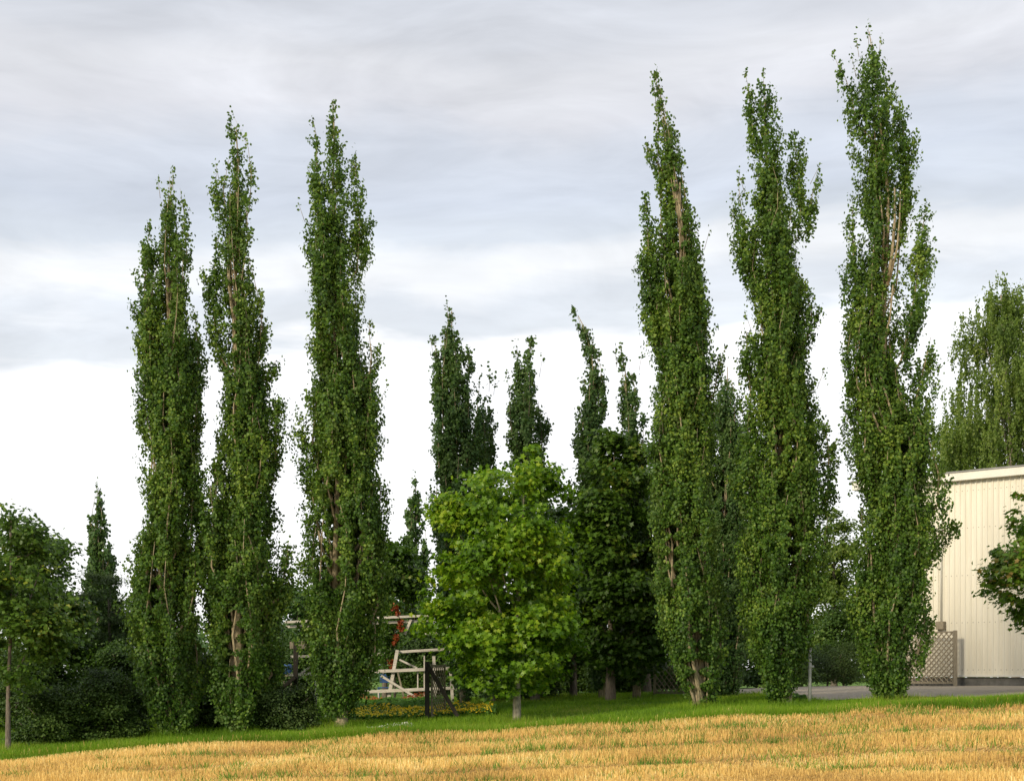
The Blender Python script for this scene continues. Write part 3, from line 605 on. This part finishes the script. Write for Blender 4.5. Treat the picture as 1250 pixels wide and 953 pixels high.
poplar('columnar_poplar', 'tallest poplar at the right in front of the cream hall', 'tree', 37.0,
       [(1086, 853), (1086, 760), (1086, 640), (1079, 480), (1077, 410), (1082, 330), (1084, 250), (1075, 140), (1064, 60), (1058, 28)],
       [(275, 1056, 1090), (310, 1052, 1094), (345, 1046, 1090), (380, 1042, 1088), (410, 1036, 1090), (450, 1036, 1100), (490, 1038, 1110), (520, 1035, 1142), (560, 1033, 1150), (600, 1040, 1153), (640, 1042, 1154), (680, 1042, 1150), (720, 1045, 1143), (760, 1042, 1136), (800, 1049, 1124), (830, 1060, 1114), (848, 1072, 1102)],
       plumes=[[(1072, 310, 17), (1070, 250, 19), (1070, 200, 24), (1067, 150, 25), (1065, 100, 23), (1068, 65, 11), (1064, 48, 4)], [(1094, 350, 7), (1098, 300, 8), (1101, 260, 10), (1106, 210, 13), (1104, 170, 12), (1098, 130, 9), (1092, 115, 4)],
               [(1045, 150, 9), (1040, 120, 9), (1033, 98, 6), (1026, 84, 3)], [(1047, 400, 14), (1043, 335, 14), (1041, 290, 11), (1041, 262, 5), (1040, 250, 2)], [(1100, 440, 10), (1110, 400, 15), (1118, 350, 17), (1123, 310, 12), (1126, 280, 9), (1131, 255, 6)],
               [(1118, 540, 16), (1120, 480, 20), (1130, 440, 15), (1136, 412, 7)], [(1130, 672, 11), (1150, 648, 11), (1166, 638, 5)], [(1052, 760, 14), (1046, 730, 11), (1044, 700, 6)],
               [(1076, 260, 15, .4), (1078, 190, 15, .4), (1078, 130, 13, .4)]],
       tufts=[(1060, 35, 6, 18), (1045, 50, 6, 14), (1075, 48, 5, 14), (1017, 68, 5, 12), (1026, 82, 7, 22), (1040, 75, 6, 16), (1131, 254, 5, 22), (1112, 275, 5, 12), (1168, 650, 6, 24), (1031, 505, 4, 8)],
       bare=[(1075, 250, 308, 3.5), (1093, 245, 300, 3.5), (1080, 405, 440, 3), (1097, 535, 568, 5)], holes=[(1084, 355, 388, 4), (1076, 385, 398, 3), (1075, 145, 170, 3), (1098, 300, 345, 5), (1101, 468, 484, 5), (1085, 405, 425, 3)], stems=[((1076, 318), (1077, 285), (1072, 242), .035), ((1082, 350), (1087, 310), (1090, 270), (1090, 232), .05), ((1084, 345), (1093, 305), (1096, 270), (1097, 236), .035), ((1078, 455), (1077, 420), (1084, 392), (1088, 350), .045), ((1098, 565), (1096, 540), .04)], seed=26, group=GPOP, trunk_r=.15, strands=18)
poplar('columnar_poplar', 'shorter shaded poplar standing behind the gap between the forked-foot and ragged poplars', 'tree', 42,
       [(886, 852), (887, 700), (888, 560), (887, 440)],
       [(455, 880, 894), (490, 870, 905), (540, 862, 912), (600, 858, 915), (700, 860, 915), (770, 862, 912), (820, 868, 908), (850, 874, 902)],
       seed=27, strands=18, dens=1.4, bare=[(882, 570, 640, 4)], mat='poplar_far', trunk_r=.13)

# middle distance poplars
GM = 'smaller poplars behind the front row'
poplar('columnar_poplar', 'pointed dark poplar rising behind the light green maple, left of two neighbours', 'tree', 44, [(567, 872), (560, 760), (553, 600), (551, 450), (551, 370)],
       [(368, 547, 554), (385, 545, 560), (400, 540, 563), (430, 536, 570), (460, 531, 575), (500, 528, 577), (540, 527, 578), (580, 527, 580), (640, 529, 582), (700, 532, 588), (760, 540, 592), (810, 550, 585), (850, 558, 578)],
       plumes=[[(536, 490, 8), (533, 440, 5), (530, 412, 2)], [(566, 520, 10), (571, 465, 8), (572, 425, 4)], [(578, 560, 9), (582, 510, 7), (584, 475, 3)]], tufts=[(546, 372, 4, 12), (529, 415, 4, 10), (525, 415, 3, 4)], seed=31, strands=11, size=.09, mat='poplar_far', dens=.8, group=GM, trunk_r=.15, holes=[(541, 500, 535, 3)])
poplar('columnar_poplar', 'short poplar squeezed between two taller dark poplars above the maple', 'tree', 45, [(600, 866), (597, 700), (593, 560), (592, 490)],
       [(478, 585, 598), (492, 578, 606), (520, 573, 612), (570, 572, 615), (620, 578, 616), (700, 580, 618), (780, 584, 616), (840, 592, 608)], tufts=[(598, 458, 7, 22), (585, 465, 7, 16), (605, 462, 6, 14)], seed=32, strands=9, size=.09, mat='poplar_far', dens=.8, group=GM, trunk_r=.11)
poplar('columnar_poplar', 'dark poplar with wispy twin tips directly above the maple top', 'tree', 44.5, [(653, 864), (650, 760), (643, 600), (642, 460), (648, 412)],
       [(440, 632, 656), (458, 616, 662), (500, 611, 667), (540, 617, 666), (580, 620, 668), (650, 620, 669), (720, 625, 672), (780, 632, 670), (830, 643, 664)],
       plumes=[[(643, 460, 8), (645, 432, 5), (648, 412, 2.5)], [(632, 470, 6), (631, 440, 4), (631, 418, 2)]], tufts=[(648, 414, 4, 10), (631, 425, 6, 12), (662, 440, 5, 6), (618, 460, 5, 12)], seed=33, strands=11, size=.09, mat='poplar_far', dens=.8, group=GM, trunk_r=.14, bark='bark_dark')
poplar('columnar_poplar', 'thin poplar whose tip bends over to the left', 'tree', 45, [(735, 858), (732, 700), (727, 540), (726, 460), (718, 410), (700, 376)],
       [(378, 697, 703), (392, 704, 715), (410, 711, 723), (430, 714, 731), (450, 714, 738), (480, 714, 739), (510, 711, 736), (540, 706, 735), (570, 705, 742), (620, 702, 748), (700, 705, 750), (780, 715, 750), (830, 725, 745)],
       plumes=[[(712, 600, 8), (708, 560, 7), (709, 525, 5), (708, 495, 2)]], tufts=[(696, 590, 6, 22), (703, 520, 5, 8)], seed=34, strands=9, size=.09, mat='poplar_far', dens=.8, group=GM, trunk_r=.11)
poplar('columnar_poplar', 'poplar with a forked ragged tip just left of the tall slender spire', 'tree', 44, [(777, 860), (776, 700), (768, 540), (764, 460), (757, 424)],
       [(424, 752, 760), (445, 755, 771), (465, 757, 781), (490, 754, 788), (520, 753, 790), (570, 752, 795), (650, 755, 798), (750, 760, 798), (830, 770, 788)],
       tufts=[(751, 428, 4, 10), (758, 424, 4, 10), (784, 432, 4, 5)], seed=35, strands=9, size=.09, mat='poplar_far', dens=.8, group=GM, trunk_r=.12)
poplar('columnar_poplar', 'small far poplar seen between the three-tipped poplar and the maple', 'tree', 60, [(508, 848), (508, 700), (507, 580)],
       [(580, 504, 509), (605, 499, 513), (640, 495, 517), (680, 489, 524), (730, 485, 530), (780, 486, 528), (830, 495, 520)], tufts=[(507, 582, 4, 8)], seed=36, strands=10, size=.12, mat='poplar_far', group=GM, dens=.55, trunk_r=.12)
poplar('columnar_poplar', 'small far poplar alone in the sky gap at the left', 'tree', 56, [(122, 855), (121, 720), (119, 595)],
       [(592, 117, 121), (615, 114, 126), (640, 109, 133), (670, 106, 137), (710, 104, 141), (760, 106, 142), (820, 110, 138), (845, 116, 130)], tufts=[(118, 592, 4, 10)], seed=37, strands=10, size=.12, mat='poplar_far', group=GM, dens=.55, trunk_r=.13, bare=[(121, 735, 765, 4)])

# ------------------------------------------------------------------ maples and other broad trees
crown_tree('maple_tree', 'light green young maple with a pale thin trunk on the lawn', 'tree', 36.7, [(631, 882), (631, 800), (633, 700), (640, 600)],
       [(548, 648, 664), (562, 618, 678), (576, 560, 684), (600, 546, 692), (625, 526, 698), (660, 524, 712), (690, 522, 714), (712, 500, 708), (732, 503, 712), (748, 522, 714), (764, 512, 716), (778, 503, 718), (795, 524, 718), (815, 542, 710), (832, 558, 692), (852, 575, 640)],
       clumps=820, leaves=42, size=.115, cr=.33, mat='maple', seed=41, shell=.42, flat=.5, trunk_r=.10, lobes=30, up=.55)
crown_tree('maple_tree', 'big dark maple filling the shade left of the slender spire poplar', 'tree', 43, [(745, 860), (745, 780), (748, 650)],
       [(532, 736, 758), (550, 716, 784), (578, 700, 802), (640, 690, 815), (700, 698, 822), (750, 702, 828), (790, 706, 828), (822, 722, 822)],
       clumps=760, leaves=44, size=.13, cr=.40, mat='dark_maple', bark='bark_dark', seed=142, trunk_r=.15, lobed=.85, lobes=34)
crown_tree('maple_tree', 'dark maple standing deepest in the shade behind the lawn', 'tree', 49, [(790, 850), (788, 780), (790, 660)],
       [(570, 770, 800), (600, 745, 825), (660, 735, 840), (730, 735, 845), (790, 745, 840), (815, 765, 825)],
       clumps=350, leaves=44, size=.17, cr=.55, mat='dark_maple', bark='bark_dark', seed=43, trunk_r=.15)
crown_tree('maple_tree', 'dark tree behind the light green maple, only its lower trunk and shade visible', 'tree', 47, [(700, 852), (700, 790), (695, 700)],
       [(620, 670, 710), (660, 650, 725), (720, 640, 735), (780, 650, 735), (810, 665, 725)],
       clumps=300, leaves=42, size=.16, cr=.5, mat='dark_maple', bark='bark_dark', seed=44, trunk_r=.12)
crown_tree('maple_tree', 'maple with brownish turning leaves reaching in from the right edge before the hall', 'tree', 40.5, [(1310, 848), (1310, 760), (1312, 640)],
       [(585, 1290, 1340), (605, 1243, 1370), (622, 1228, 1385), (640, 1214, 1395), (665, 1213, 1405), (685, 1222, 1410), (700, 1200, 1415), (714, 1188, 1420), (730, 1200, 1420), (745, 1222, 1410), (762, 1242, 1390), (780, 1280, 1340)],
       clumps=520, leaves=40, size=.135, cr=.32, mat='autumn', seed=45, trunk_r=.12, shell=.38)
crown_tree('young_tree', 'young leafy tree with a thin brown trunk at the left edge of the field', 'tree', 34.8, [(10, 922), (10, 850), (14, 740), (12, 640)],
       [(606, 3, 14), (625, -14, 34), (650, -34, 54), (680, -45, 78), (705, -50, 92), (745, -50, 95), (790, -45, 88), (825, -30, 66), (850, -10, 45)],
       clumps=520, leaves=28, size=.10, cr=.32, lobed=.75, mat='left_leaf', bark='bark_dark', seed=46, trunk_r=.065, tmpl=T_POP)
crown_tree('broadleaf_tree', 'dense green tree behind the young tree at the far left', 'tree', 41, [(62, 885), (62, 800), (60, 700)],
       [(652, 38, 52), (668, 20, 84), (695, 0, 97), (740, -10, 108), (790, -10, 116), (830, 10, 110), (860, 35, 90)],
       clumps=460, leaves=44, size=.115, cr=.42, mat='left_leaf', bark='bark_dark', seed=47, trunk_r=.12, tmpl=T_POP)
crown_tree('juniper', 'dark spreading evergreen between the far left tree and the leftmost tall poplar', 'tree', 43, [(135, 880), (135, 800), (132, 730)],
       [(690, 98, 112), (712, 90, 150), (750, 84, 165), (800, 78, 176), (840, 84, 178), (870, 100, 165)],
       clumps=420, leaves=60, size=.11, cr=.42, mat='juniper', bark='bark_dark', seed=48, trunk_r=.1, tmpl=T_NEED, flat=.35)
crown_tree('broadleaf_tree', 'hazy green tree far behind the gap right of the second poplar', 'tree', 75, [(358, 845), (358, 780), (360, 730)],
       [(708, 350, 362), (725, 338, 385), (750, 325, 400), (790, 320, 405), (825, 330, 395)],
       clumps=260, leaves=40, size=.22, cr=.7, mat='poplar_far', bark='bark_dark', seed=49, trunk_r=.18, tmpl=T_SM)
# birch beyond the hall
def birch(label, Y, stem, body, seed, strands_n=900):
    global rng
    rng = np.random.default_rng(seed); random.seed(seed); sc = Y/F
    base = P(stem[0][0], stem[0][1], Y); base.z = gz(base.x, base.y)
    root = empty('birch_tree', base, label, 'tree'); by, bl, br = prof(body)
    ys = rng.uniform(by[0], by[-1], strands_n*3); hw = np.interp(ys, by, (br-bl)/2); k = rng.uniform(0, 1, len(ys)) < hw/hw.max(); ys = ys[k][:strands_n]
    hw = np.interp(ys, by, (br-bl)/2); md = np.interp(ys, by, (br+bl)/2); n = len(ys)
    th = rng.uniform(0, 2*np.pi, n); rho = rng.uniform(0, 1, n)**.5
    c = np.stack([(md+rho*np.cos(th)*hw-625)*sc, Y+rho*np.sin(th)*hw*sc, CZ-(ys-HY)*sc], 1)
    nb = max(18, n//26); bc = c[:nb]; k_ = rng.integers(0, nb, n); near = rng.uniform(0, 1, n) < .8
    c = np.where(near[:, None], bc[k_]+rng.normal(0, 1, (n, 3))*np.array([.42, .42, .22]), c)
    Ls = rng.uniform(.4, 1.7, n)*np.clip(hw*sc/1.2, .3, 1); m = (rng.uniform(30, 60, n)*Ls).astype(int)+6
    ii = np.repeat(np.arange(n), m); s = rng.uniform(0, 1, len(ii))
    sway = rng.normal(0, .06, (n, 2))[ii]*s[:, None]
    p = c[ii]+rng.normal(0, .055, (len(ii), 3)); p[:, :2] += sway; p[:, 2] -= s*Ls[ii]; p[:, 2] += .25*(1-s)**3
    nr = rng.normal(0, 1, (len(ii), 3)); nr[:, 2] *= .4
    leaf_cloud('crown', p, nr, .115, T_SM, M['birch'], root, hang=.85)
    tb = MB(); pts = [tuple(P(a, b, Y)) for a, b in stem]; pts[0] = (base.x, base.y, base.z-.1)
    tb.tube(pts, [.2*(1-.85*i/(len(pts)-1)) for i in range(len(pts))], 12, .04)
    for i in range(34):
        f = rng.uniform(.25, .92); q = lerp_nodes(np.array([list(v) for v in pts]), np.array([f]))[0]; e = c[rng.integers(n)]
        if e[2] < q[2]: e = np.array([e[0], e[1], q[2]+abs(e[2]-q[2])*.2+.2])
        tb.tube([q, (q+e)/2+np.array([0, 0, .15]), e], [.045*(1.1-f), .025*(1.1-f), .006], 5)
    tb.build('trunk', M['bark_birch'], root, True)
birch('tall drooping birch rising behind the cream hall roof', 66, [(1240, 838), (1240, 700), (1236, 580), (1230, 460), (1222, 360)],
      [(338, 1216, 1228), (365, 1204, 1250), (400, 1184, 1285), (440, 1176, 1300), (475, 1158, 1310), (500, 1150, 1320), (560, 1148, 1330), (620, 1150, 1330), (680, 1170, 1310)], 51, 2100)
birch('shorter birch beside the taller drooping one beyond the hall corner', 70, [(1170, 838), (1172, 700), (1172, 560), (1170, 480)],
      [(470, 1152, 1180), (500, 1148, 1200), (560, 1140, 1210), (640, 1135, 1215), (700, 1145, 1205)], 52, 600)

# trees and bushes behind the yard
crown_tree('broadleaf_tree', 'slim mid green tree filling the gap between the two right-hand poplars', 'tree', 72, [(1018, 838), (1018, 740), (1018, 660)],
       [(622, 1012, 1022), (640, 1002, 1034), (670, 992, 1046), (710, 985, 1055), (760, 985, 1058), (810, 995, 1050)],
       clumps=330, leaves=40, size=.17, cr=.6, mat='birch', bark='bark_dark', seed=61, trunk_r=.16, tmpl=T_SM)
shrub('light green bush behind the yard between two right-hand poplars', 64, (1030, 838), [(735, 1015, 1040), (755, 1000, 1058), (790, 990, 1066), (820, 992, 1062), (836, 1005, 1050)], mat='bush', clumps=260, leaves=44, size=.12, cr=.4, seed=62)
shrub('dark bush at the back of the yard left of the steel post', 59, (925, 842), [(760, 900, 950), (785, 870, 985), (815, 860, 1000), (838, 868, 1005)], clumps=420, leaves=50, size=.11, cr=.42, seed=63)
shrub('dark spreading bush at the back of the yard right of the steel post', 61, (1010, 840), [(790, 985, 1035), (808, 965, 1066), (832, 960, 1075)], clumps=300, leaves=50, size=.11, cr=.42, seed=64, mat='juniper', tmpl=T_NEED)
# shaded thicket behind the lawn
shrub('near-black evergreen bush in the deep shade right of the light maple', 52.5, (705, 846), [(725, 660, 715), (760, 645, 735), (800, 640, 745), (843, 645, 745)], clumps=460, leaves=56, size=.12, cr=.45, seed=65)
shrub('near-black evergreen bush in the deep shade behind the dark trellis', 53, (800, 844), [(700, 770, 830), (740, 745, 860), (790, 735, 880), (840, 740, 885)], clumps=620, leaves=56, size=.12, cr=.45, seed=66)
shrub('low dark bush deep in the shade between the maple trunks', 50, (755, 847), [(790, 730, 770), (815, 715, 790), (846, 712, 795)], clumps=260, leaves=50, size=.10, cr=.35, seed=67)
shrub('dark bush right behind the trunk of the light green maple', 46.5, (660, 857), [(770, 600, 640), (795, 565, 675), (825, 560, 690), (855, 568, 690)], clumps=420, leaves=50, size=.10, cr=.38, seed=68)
# garden backdrop behind the climbing frame
shrub('dark hedge bush behind the right end of the climbing frame', 56, (510, 850), [(765, 495, 530), (790, 480, 556), (820, 476, 566), (848, 478, 566)], clumps=380, leaves=50, size=.11, cr=.4, seed=69)
shrub('dark hedge bush behind the left end of the climbing frame', 58, (395, 849), [(770, 360, 410), (795, 335, 440), (825, 330, 455), (848, 335, 455)], clumps=420, leaves=50, size=.12, cr=.42, seed=70)
crown_tree('broadleaf_tree', 'dark leafy tree behind the right flank of the three-tipped poplar', 'tree', 50, [(470, 856), (470, 790), (470, 720)],
       [(660, 462, 490), (690, 440, 515), (730, 425, 522), (770, 430, 500), (805, 440, 482)],
       clumps=300, leaves=44, size=.13, cr=.42, mat='dark_maple', bark='bark_dark', seed=71, trunk_r=.1, tmpl=T_POP)
# left hedge
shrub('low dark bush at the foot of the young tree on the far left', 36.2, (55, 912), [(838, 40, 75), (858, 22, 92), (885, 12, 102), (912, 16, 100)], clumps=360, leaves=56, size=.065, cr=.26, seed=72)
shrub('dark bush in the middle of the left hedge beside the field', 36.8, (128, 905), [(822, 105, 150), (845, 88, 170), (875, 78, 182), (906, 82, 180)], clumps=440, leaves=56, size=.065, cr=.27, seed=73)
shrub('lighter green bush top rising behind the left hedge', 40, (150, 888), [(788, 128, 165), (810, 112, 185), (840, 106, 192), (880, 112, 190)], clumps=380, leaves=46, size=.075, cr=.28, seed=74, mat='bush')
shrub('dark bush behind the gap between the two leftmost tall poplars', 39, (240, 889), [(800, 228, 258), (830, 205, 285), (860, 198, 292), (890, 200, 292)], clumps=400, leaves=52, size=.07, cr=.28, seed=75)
shrub('dark bush filling the far left behind the young tree', 40, (20, 892), [(800, -20, 60), (840, -60, 90), (888, -60, 95)], clumps=360, leaves=50, size=.075, cr=.3, seed=76)
shrub('round dark green bush on the grass left of the pale poplar foot', 37.2, (350, 894), [(840, 330, 368), (852, 316, 384), (870, 308, 394), (895, 308, 396)], clumps=420, leaves=60, size=.055, cr=.22, seed=77, mat='juniper')
shrub('shaded tall bush behind the second poplar and the round bush', 43.5, (300, 872), [(730, 285, 325), (770, 262, 345), (820, 256, 350), (870, 262, 348)], clumps=460, leaves=50, size=.085, cr=.34, seed=78)
shrub('shaded tall bush behind the leftmost tall poplar', 44, (185, 874), [(740, 165, 205), (780, 145, 225), (830, 140, 235), (872, 148, 232)], clumps=420, leaves=50, size=.085, cr=.34, seed=79)
# rowan-like bush with orange red clusters
rw = shrub('leafy bush with orange red clusters beside the climbing frame', 47.5, (482, 858), [(728, 474, 486), (750, 466, 490), (780, 462, 488), (810, 466, 486), (828, 470, 484)], clumps=130, leaves=42, size=.085, cr=.24, seed=80, mat='dark_maple')
rng = np.random.default_rng(5)
for (rx, ry, rr_) in ((482, 742, 5), (485, 749, 3), (489.5, 760, 4), (487, 765, 3), (490, 768, 3.5), (483.5, 778, 4.5), (481, 785, 2.5), (478, 808, 4), (478, 815, 3)):
    c = np.array(P(rx, ry, 46.3)); sc = 46.3/F; n = int(16*rr_)
    p = c+rng.normal(0, .42*rr_*sc, (n, 3)); nr = rng.normal(0, 1, (n, 3)); nr[:, 1] -= .6
    leaf_cloud('berry_cluster', p, nr, .065, T_POP, M['red_petal'], rw)

# far-off wood closing the horizon
rng = np.random.default_rng(91); n = 900
fx = rng.uniform(-170, 170, n); fy = rng.uniform(175, 215, n); fh = rng.uniform(0, 1, n)
hmax = 6.5+2.2*np.sin(fx*.09)+1.5*np.sin(fx*.23+2)
c = np.stack([fx, fy, CZ-.6+fh**.8*hmax], 1); ii = np.repeat(np.arange(n), 90)
p = c[ii]+rng.normal(0, 1.0, (len(ii), 3)); p[:, 2] = np.maximum(p[:, 2], CZ-.5); nr = rng.normal(0, .6, (len(ii), 3)); nr[:, 2] += .6; nr[:, 1] -= .4
tag(leaf_cloud('far_wood', p, nr, .62, T_SM, M['poplar_far'], None), 'low far-off wood along the horizon behind the garden', 'woodland', None, 'stuff')

# ------------------------------------------------------------------ stubble, grass, flowers
def blades(name, x, y, h, w, mat, lean=.25, z0=0.0, label=None, cat=None, kind='stuff', flat=False):
    n = len(x); z = ground(x, y)+z0; th = rng.uniform(0, np.pi, n)
    sx, sy = np.cos(th)*w/2, np.sin(th)*w/2
    lx, ly = rng.normal(0, lean, n)*h, rng.normal(0, lean, n)*h
    V = np.empty((n, 3, 3), np.float32)
    V[:, 0] = np.stack([x-sx, y-sy, z-.01], 1); V[:, 1] = np.stack([x+sx, y+sy, z-.01], 1); V[:, 2] = np.stack([x+lx, y+ly, z+h], 1)
    return tag(mesh_np(name, V.reshape(-1, 3), 3, np.arange(n*3), M[mat]), label, cat, None, kind)
def strips(name, x, y, dx, dy, dz, w, mat, z0, label, cat, horiz=None):
    n = len(x); z = ground(x, y)+z0; th = rng.uniform(-.9, .9, n)
    if horiz is None: sx, sy = np.cos(th)*w/2, np.sin(th)*w/2
    else: l = np.hypot(dx, dy)+1e-6; sx, sy = -dy/l*w/2, dx/l*w/2
    V = np.empty((n, 4, 3), np.float32)
    V[:, 0] = np.stack([x-sx, y-sy, z], 1); V[:, 1] = np.stack([x+sx, y+sy, z], 1)
    V[:, 2] = np.stack([x+sx+dx, y+sy+dy, z+dz], 1); V[:, 3] = np.stack([x-sx+dx, y-sy+dy, z+dz], 1)
    return tag(mesh_np(name, V.reshape(-1, 3), 4, np.arange(n*4), M[mat]), label, cat, None, 'stuff')
rng = np.random.default_rng(101)
n = 185000
y = 21+12.5*rng.uniform(0, 1, n); x = rng.uniform(-1, 1, n)*(y*.40+1.5)
row = .13; sl = .10                                     # drill rows, nearly parallel to the tree line
yr = np.round((y-sl*x)/row)*row+sl*x+rng.normal(0, .018, n)
lane = np.sin((yr-sl*x)*2*np.pi/2.9+.6*np.sin(x*.3))
trk = np.zeros(n)
for t0 in (23.6, 25.4, 28.3, 30.1):      # wheel tracks pressed into the stubble
    trk = np.maximum(trk, np.exp(-((yr-sl*x-t0)/.20)**2))
h = (.105+.035*lane)*rng.uniform(.5, 1.3, n)*(1-.6*trk)*(1+.25*np.sin(x*.8+yr*2.1)*np.sin(x*.23))
dn = rng.uniform(0, 1, n) < (.70+.26*lane+.15*np.sin(x*.9+yr)*np.sin(x*.37+1))*(1-.5*trk)
xx, yy, hh = x[dn], yr[dn], h[dn]
k = yy < 32.9+.2*np.sin(xx*1.7)+.12*np.sin(xx*4.1); xx, yy, hh = xx[k], yy[k], hh[k]; n = len(xx)
strips('stubble', xx, yy, rng.normal(0, .14, n)*hh, rng.normal(0, .14, n)*hh, hh, .007, 'straw', .0, 'golden cut straw stubble standing in rows on the field', 'stubble')
n = 120000
y = 21+12.4*rng.uniform(0, 1, n); x = rng.uniform(-1, 1, n)*(y*.40+1.5); th = rng.normal(.1, .8, n); ln = rng.uniform(.08, .28, n)
strips('loose_straw', x, y, np.cos(th)*ln, np.sin(th)*ln, rng.uniform(-.01, .05, n), .009, 'straw', .03, 'loose straw lying between the stubble rows', 'straw', True)
# green weeds in the field
cx = []; 
for i in range(420):
    y0 = rng.uniform(23, 33) if i % 2 else rng.normal(29, 2.4); x0 = (rng.uniform(0, 1)**.7*1320-40-625)/F*y0
    s_ = rng.uniform(.05, .30); m_n = int(rng.uniform(8, 44)); a_ = np.stack([x0+rng.normal(0, s_*1.6, m_n), y0+rng.normal(0, s_*.5, m_n)], 1); cx.append(a_)
cx = np.concatenate(cx); n = len(cx)
blades('field_weeds', cx[:, 0], cx[:, 1], rng.uniform(.08, .22, n), .028, 'weed', .5, .0, 'small green weeds scattered through the stubble', 'weeds')
# dry seed stalks and bleached blades in the verge
n = 900; y = 33.1+np.abs(rng.normal(0, .3, n)); x = rng.uniform(-1, 1, n)*(y*.40+1)
k = np.sin(x*1.3)*np.sin(x*.45+2)+rng.uniform(-.5, .9, n) > .1; x, y = x[k], y[k]; n = len(x); h = rng.uniform(.10, .26, n)
strips('seed_stalks', x, y, rng.normal(0, .2, n)*h, rng.normal(0, .2, n)*h, h, .008, 'straw', 0, 'dry grass seed stalks along the ragged field edge', 'grass')
# lawn
def scatter_lawn(n, y0, y1, pw=1.0):
    y = y0+(y1-y0)*rng.uniform(0, 1, n)**pw; x = rng.uniform(-1, 1, n)*(y*.40+1)
    return x, y
x, y = scatter_lawn(330000, 32.9, 50, 1.35)
k = ~on_asphalt(x, y); k &= ~((y < 33.05) & (rng.uniform(0, 1, len(y)) < .6)); x, y = x[k], y[k]
h = rng.uniform(.04, .13, len(x))*(1+.3*np.sin(x*2.3+1)*np.sin(y*2.9+x))*(1+.9*np.exp(-((y-33.4)/.5)**2))*(1+.35*np.sin(x*.8+y)*np.sin(y*1.3))
blades('lawn_grass', x, y, h, .016, 'grass', .35, 0, 'bright green grass of the lawn under the trees', 'grass')
n = 26000; y = 33.05+np.abs(rng.normal(0, .28, n)); x = rng.uniform(-1, 1, n)*(y*.40+1)
k = rng.uniform(0, 1, n) < .35+.65*(np.sin(x*2.1)*np.sin(x*.7+1) > -.1)*(x < 1)+.15; x, y = x[k], y[k]
blades('tall_grass', x, y, rng.uniform(.14, .34, len(x)), .014, 'grass', .3, 0, 'taller uncut grass fringe along the edge of the stubble', 'grass')
# tufts at tree feet
tx = []
for (px_, Y0) in ((213, 36.6), (292, 36.8), (417, 37), (852, 37), (959, 37), (1086, 37), (631, 36.7), (988, 37.2), (10, 34.8)):
    x0 = (px_-625)/F*Y0; tx.append(np.stack([x0+rng.normal(0, .35, 900), Y0-.1+rng.normal(0, .25, 900)], 1))
tx = np.concatenate(tx); blades('foot_grass', tx[:, 0], tx[:, 1], rng.uniform(.08, .24, len(tx)), .014, 'grass', .3, 0, 'longer grass tufts round the tree feet', 'grass')
# flower bed
def bed(name, px0, px1, y0, y1, n, hlo, hhi, size, mat, label, cat, tm=T_POP):
    y = rng.uniform(y0, y1, n); x = (rng.uniform(px0, px1, n)-625)/F*y
    env = .7+.3*np.sin(x*3)*np.cos(y*2.3)
    z = ground(x, y)+rng.uniform(hlo, hhi, n)*env
    nr = rng.normal(0, .5, (n, 3)); nr[:, 2] += .8; nr[:, 1] -= .35
    o = leaf_cloud(name, np.stack([x, y, z], 1), nr, size, tm, M[mat], None, hang=.2)
    return tag(o, label, cat, None, 'stuff')
bed('bed_foliage', 418, 605, 38.9, 41.2, 16000, .0, .24, .07, 'garden', 'low green leaves beneath the yellow flowers', 'plants')
bed('yellow_flowers', 400, 602, 38.8, 41.0, 2600, .17, .32, .055, 'yellow', 'band of small yellow flowers along the front of the garden bed', 'flowers')
bed('garden_plants', 432, 545, 41.3, 44.6, 26000, .0, .30, .09, 'garden', 'bushy light green garden plants behind the yellow flowers', 'plants')
bed('red_flowers', 440, 520, 44.5, 45.2, 420, .25, .42, .05, 'red_petal', 'thin line of small reddish flowers at the back of the garden bed', 'flowers')
bed('white_clover', 448, 505, 36.2, 37.0, 160, .04, .10, .035, 'white_petal', 'white clover heads dotted in the grass before the flower bed', 'flowers')
bed('yard_weeds', 968, 984, 37.4, 38.6, 900, .02, .35, .06, 'garden', 'leafy weed patch between the steel post and the ragged poplar', 'weeds')
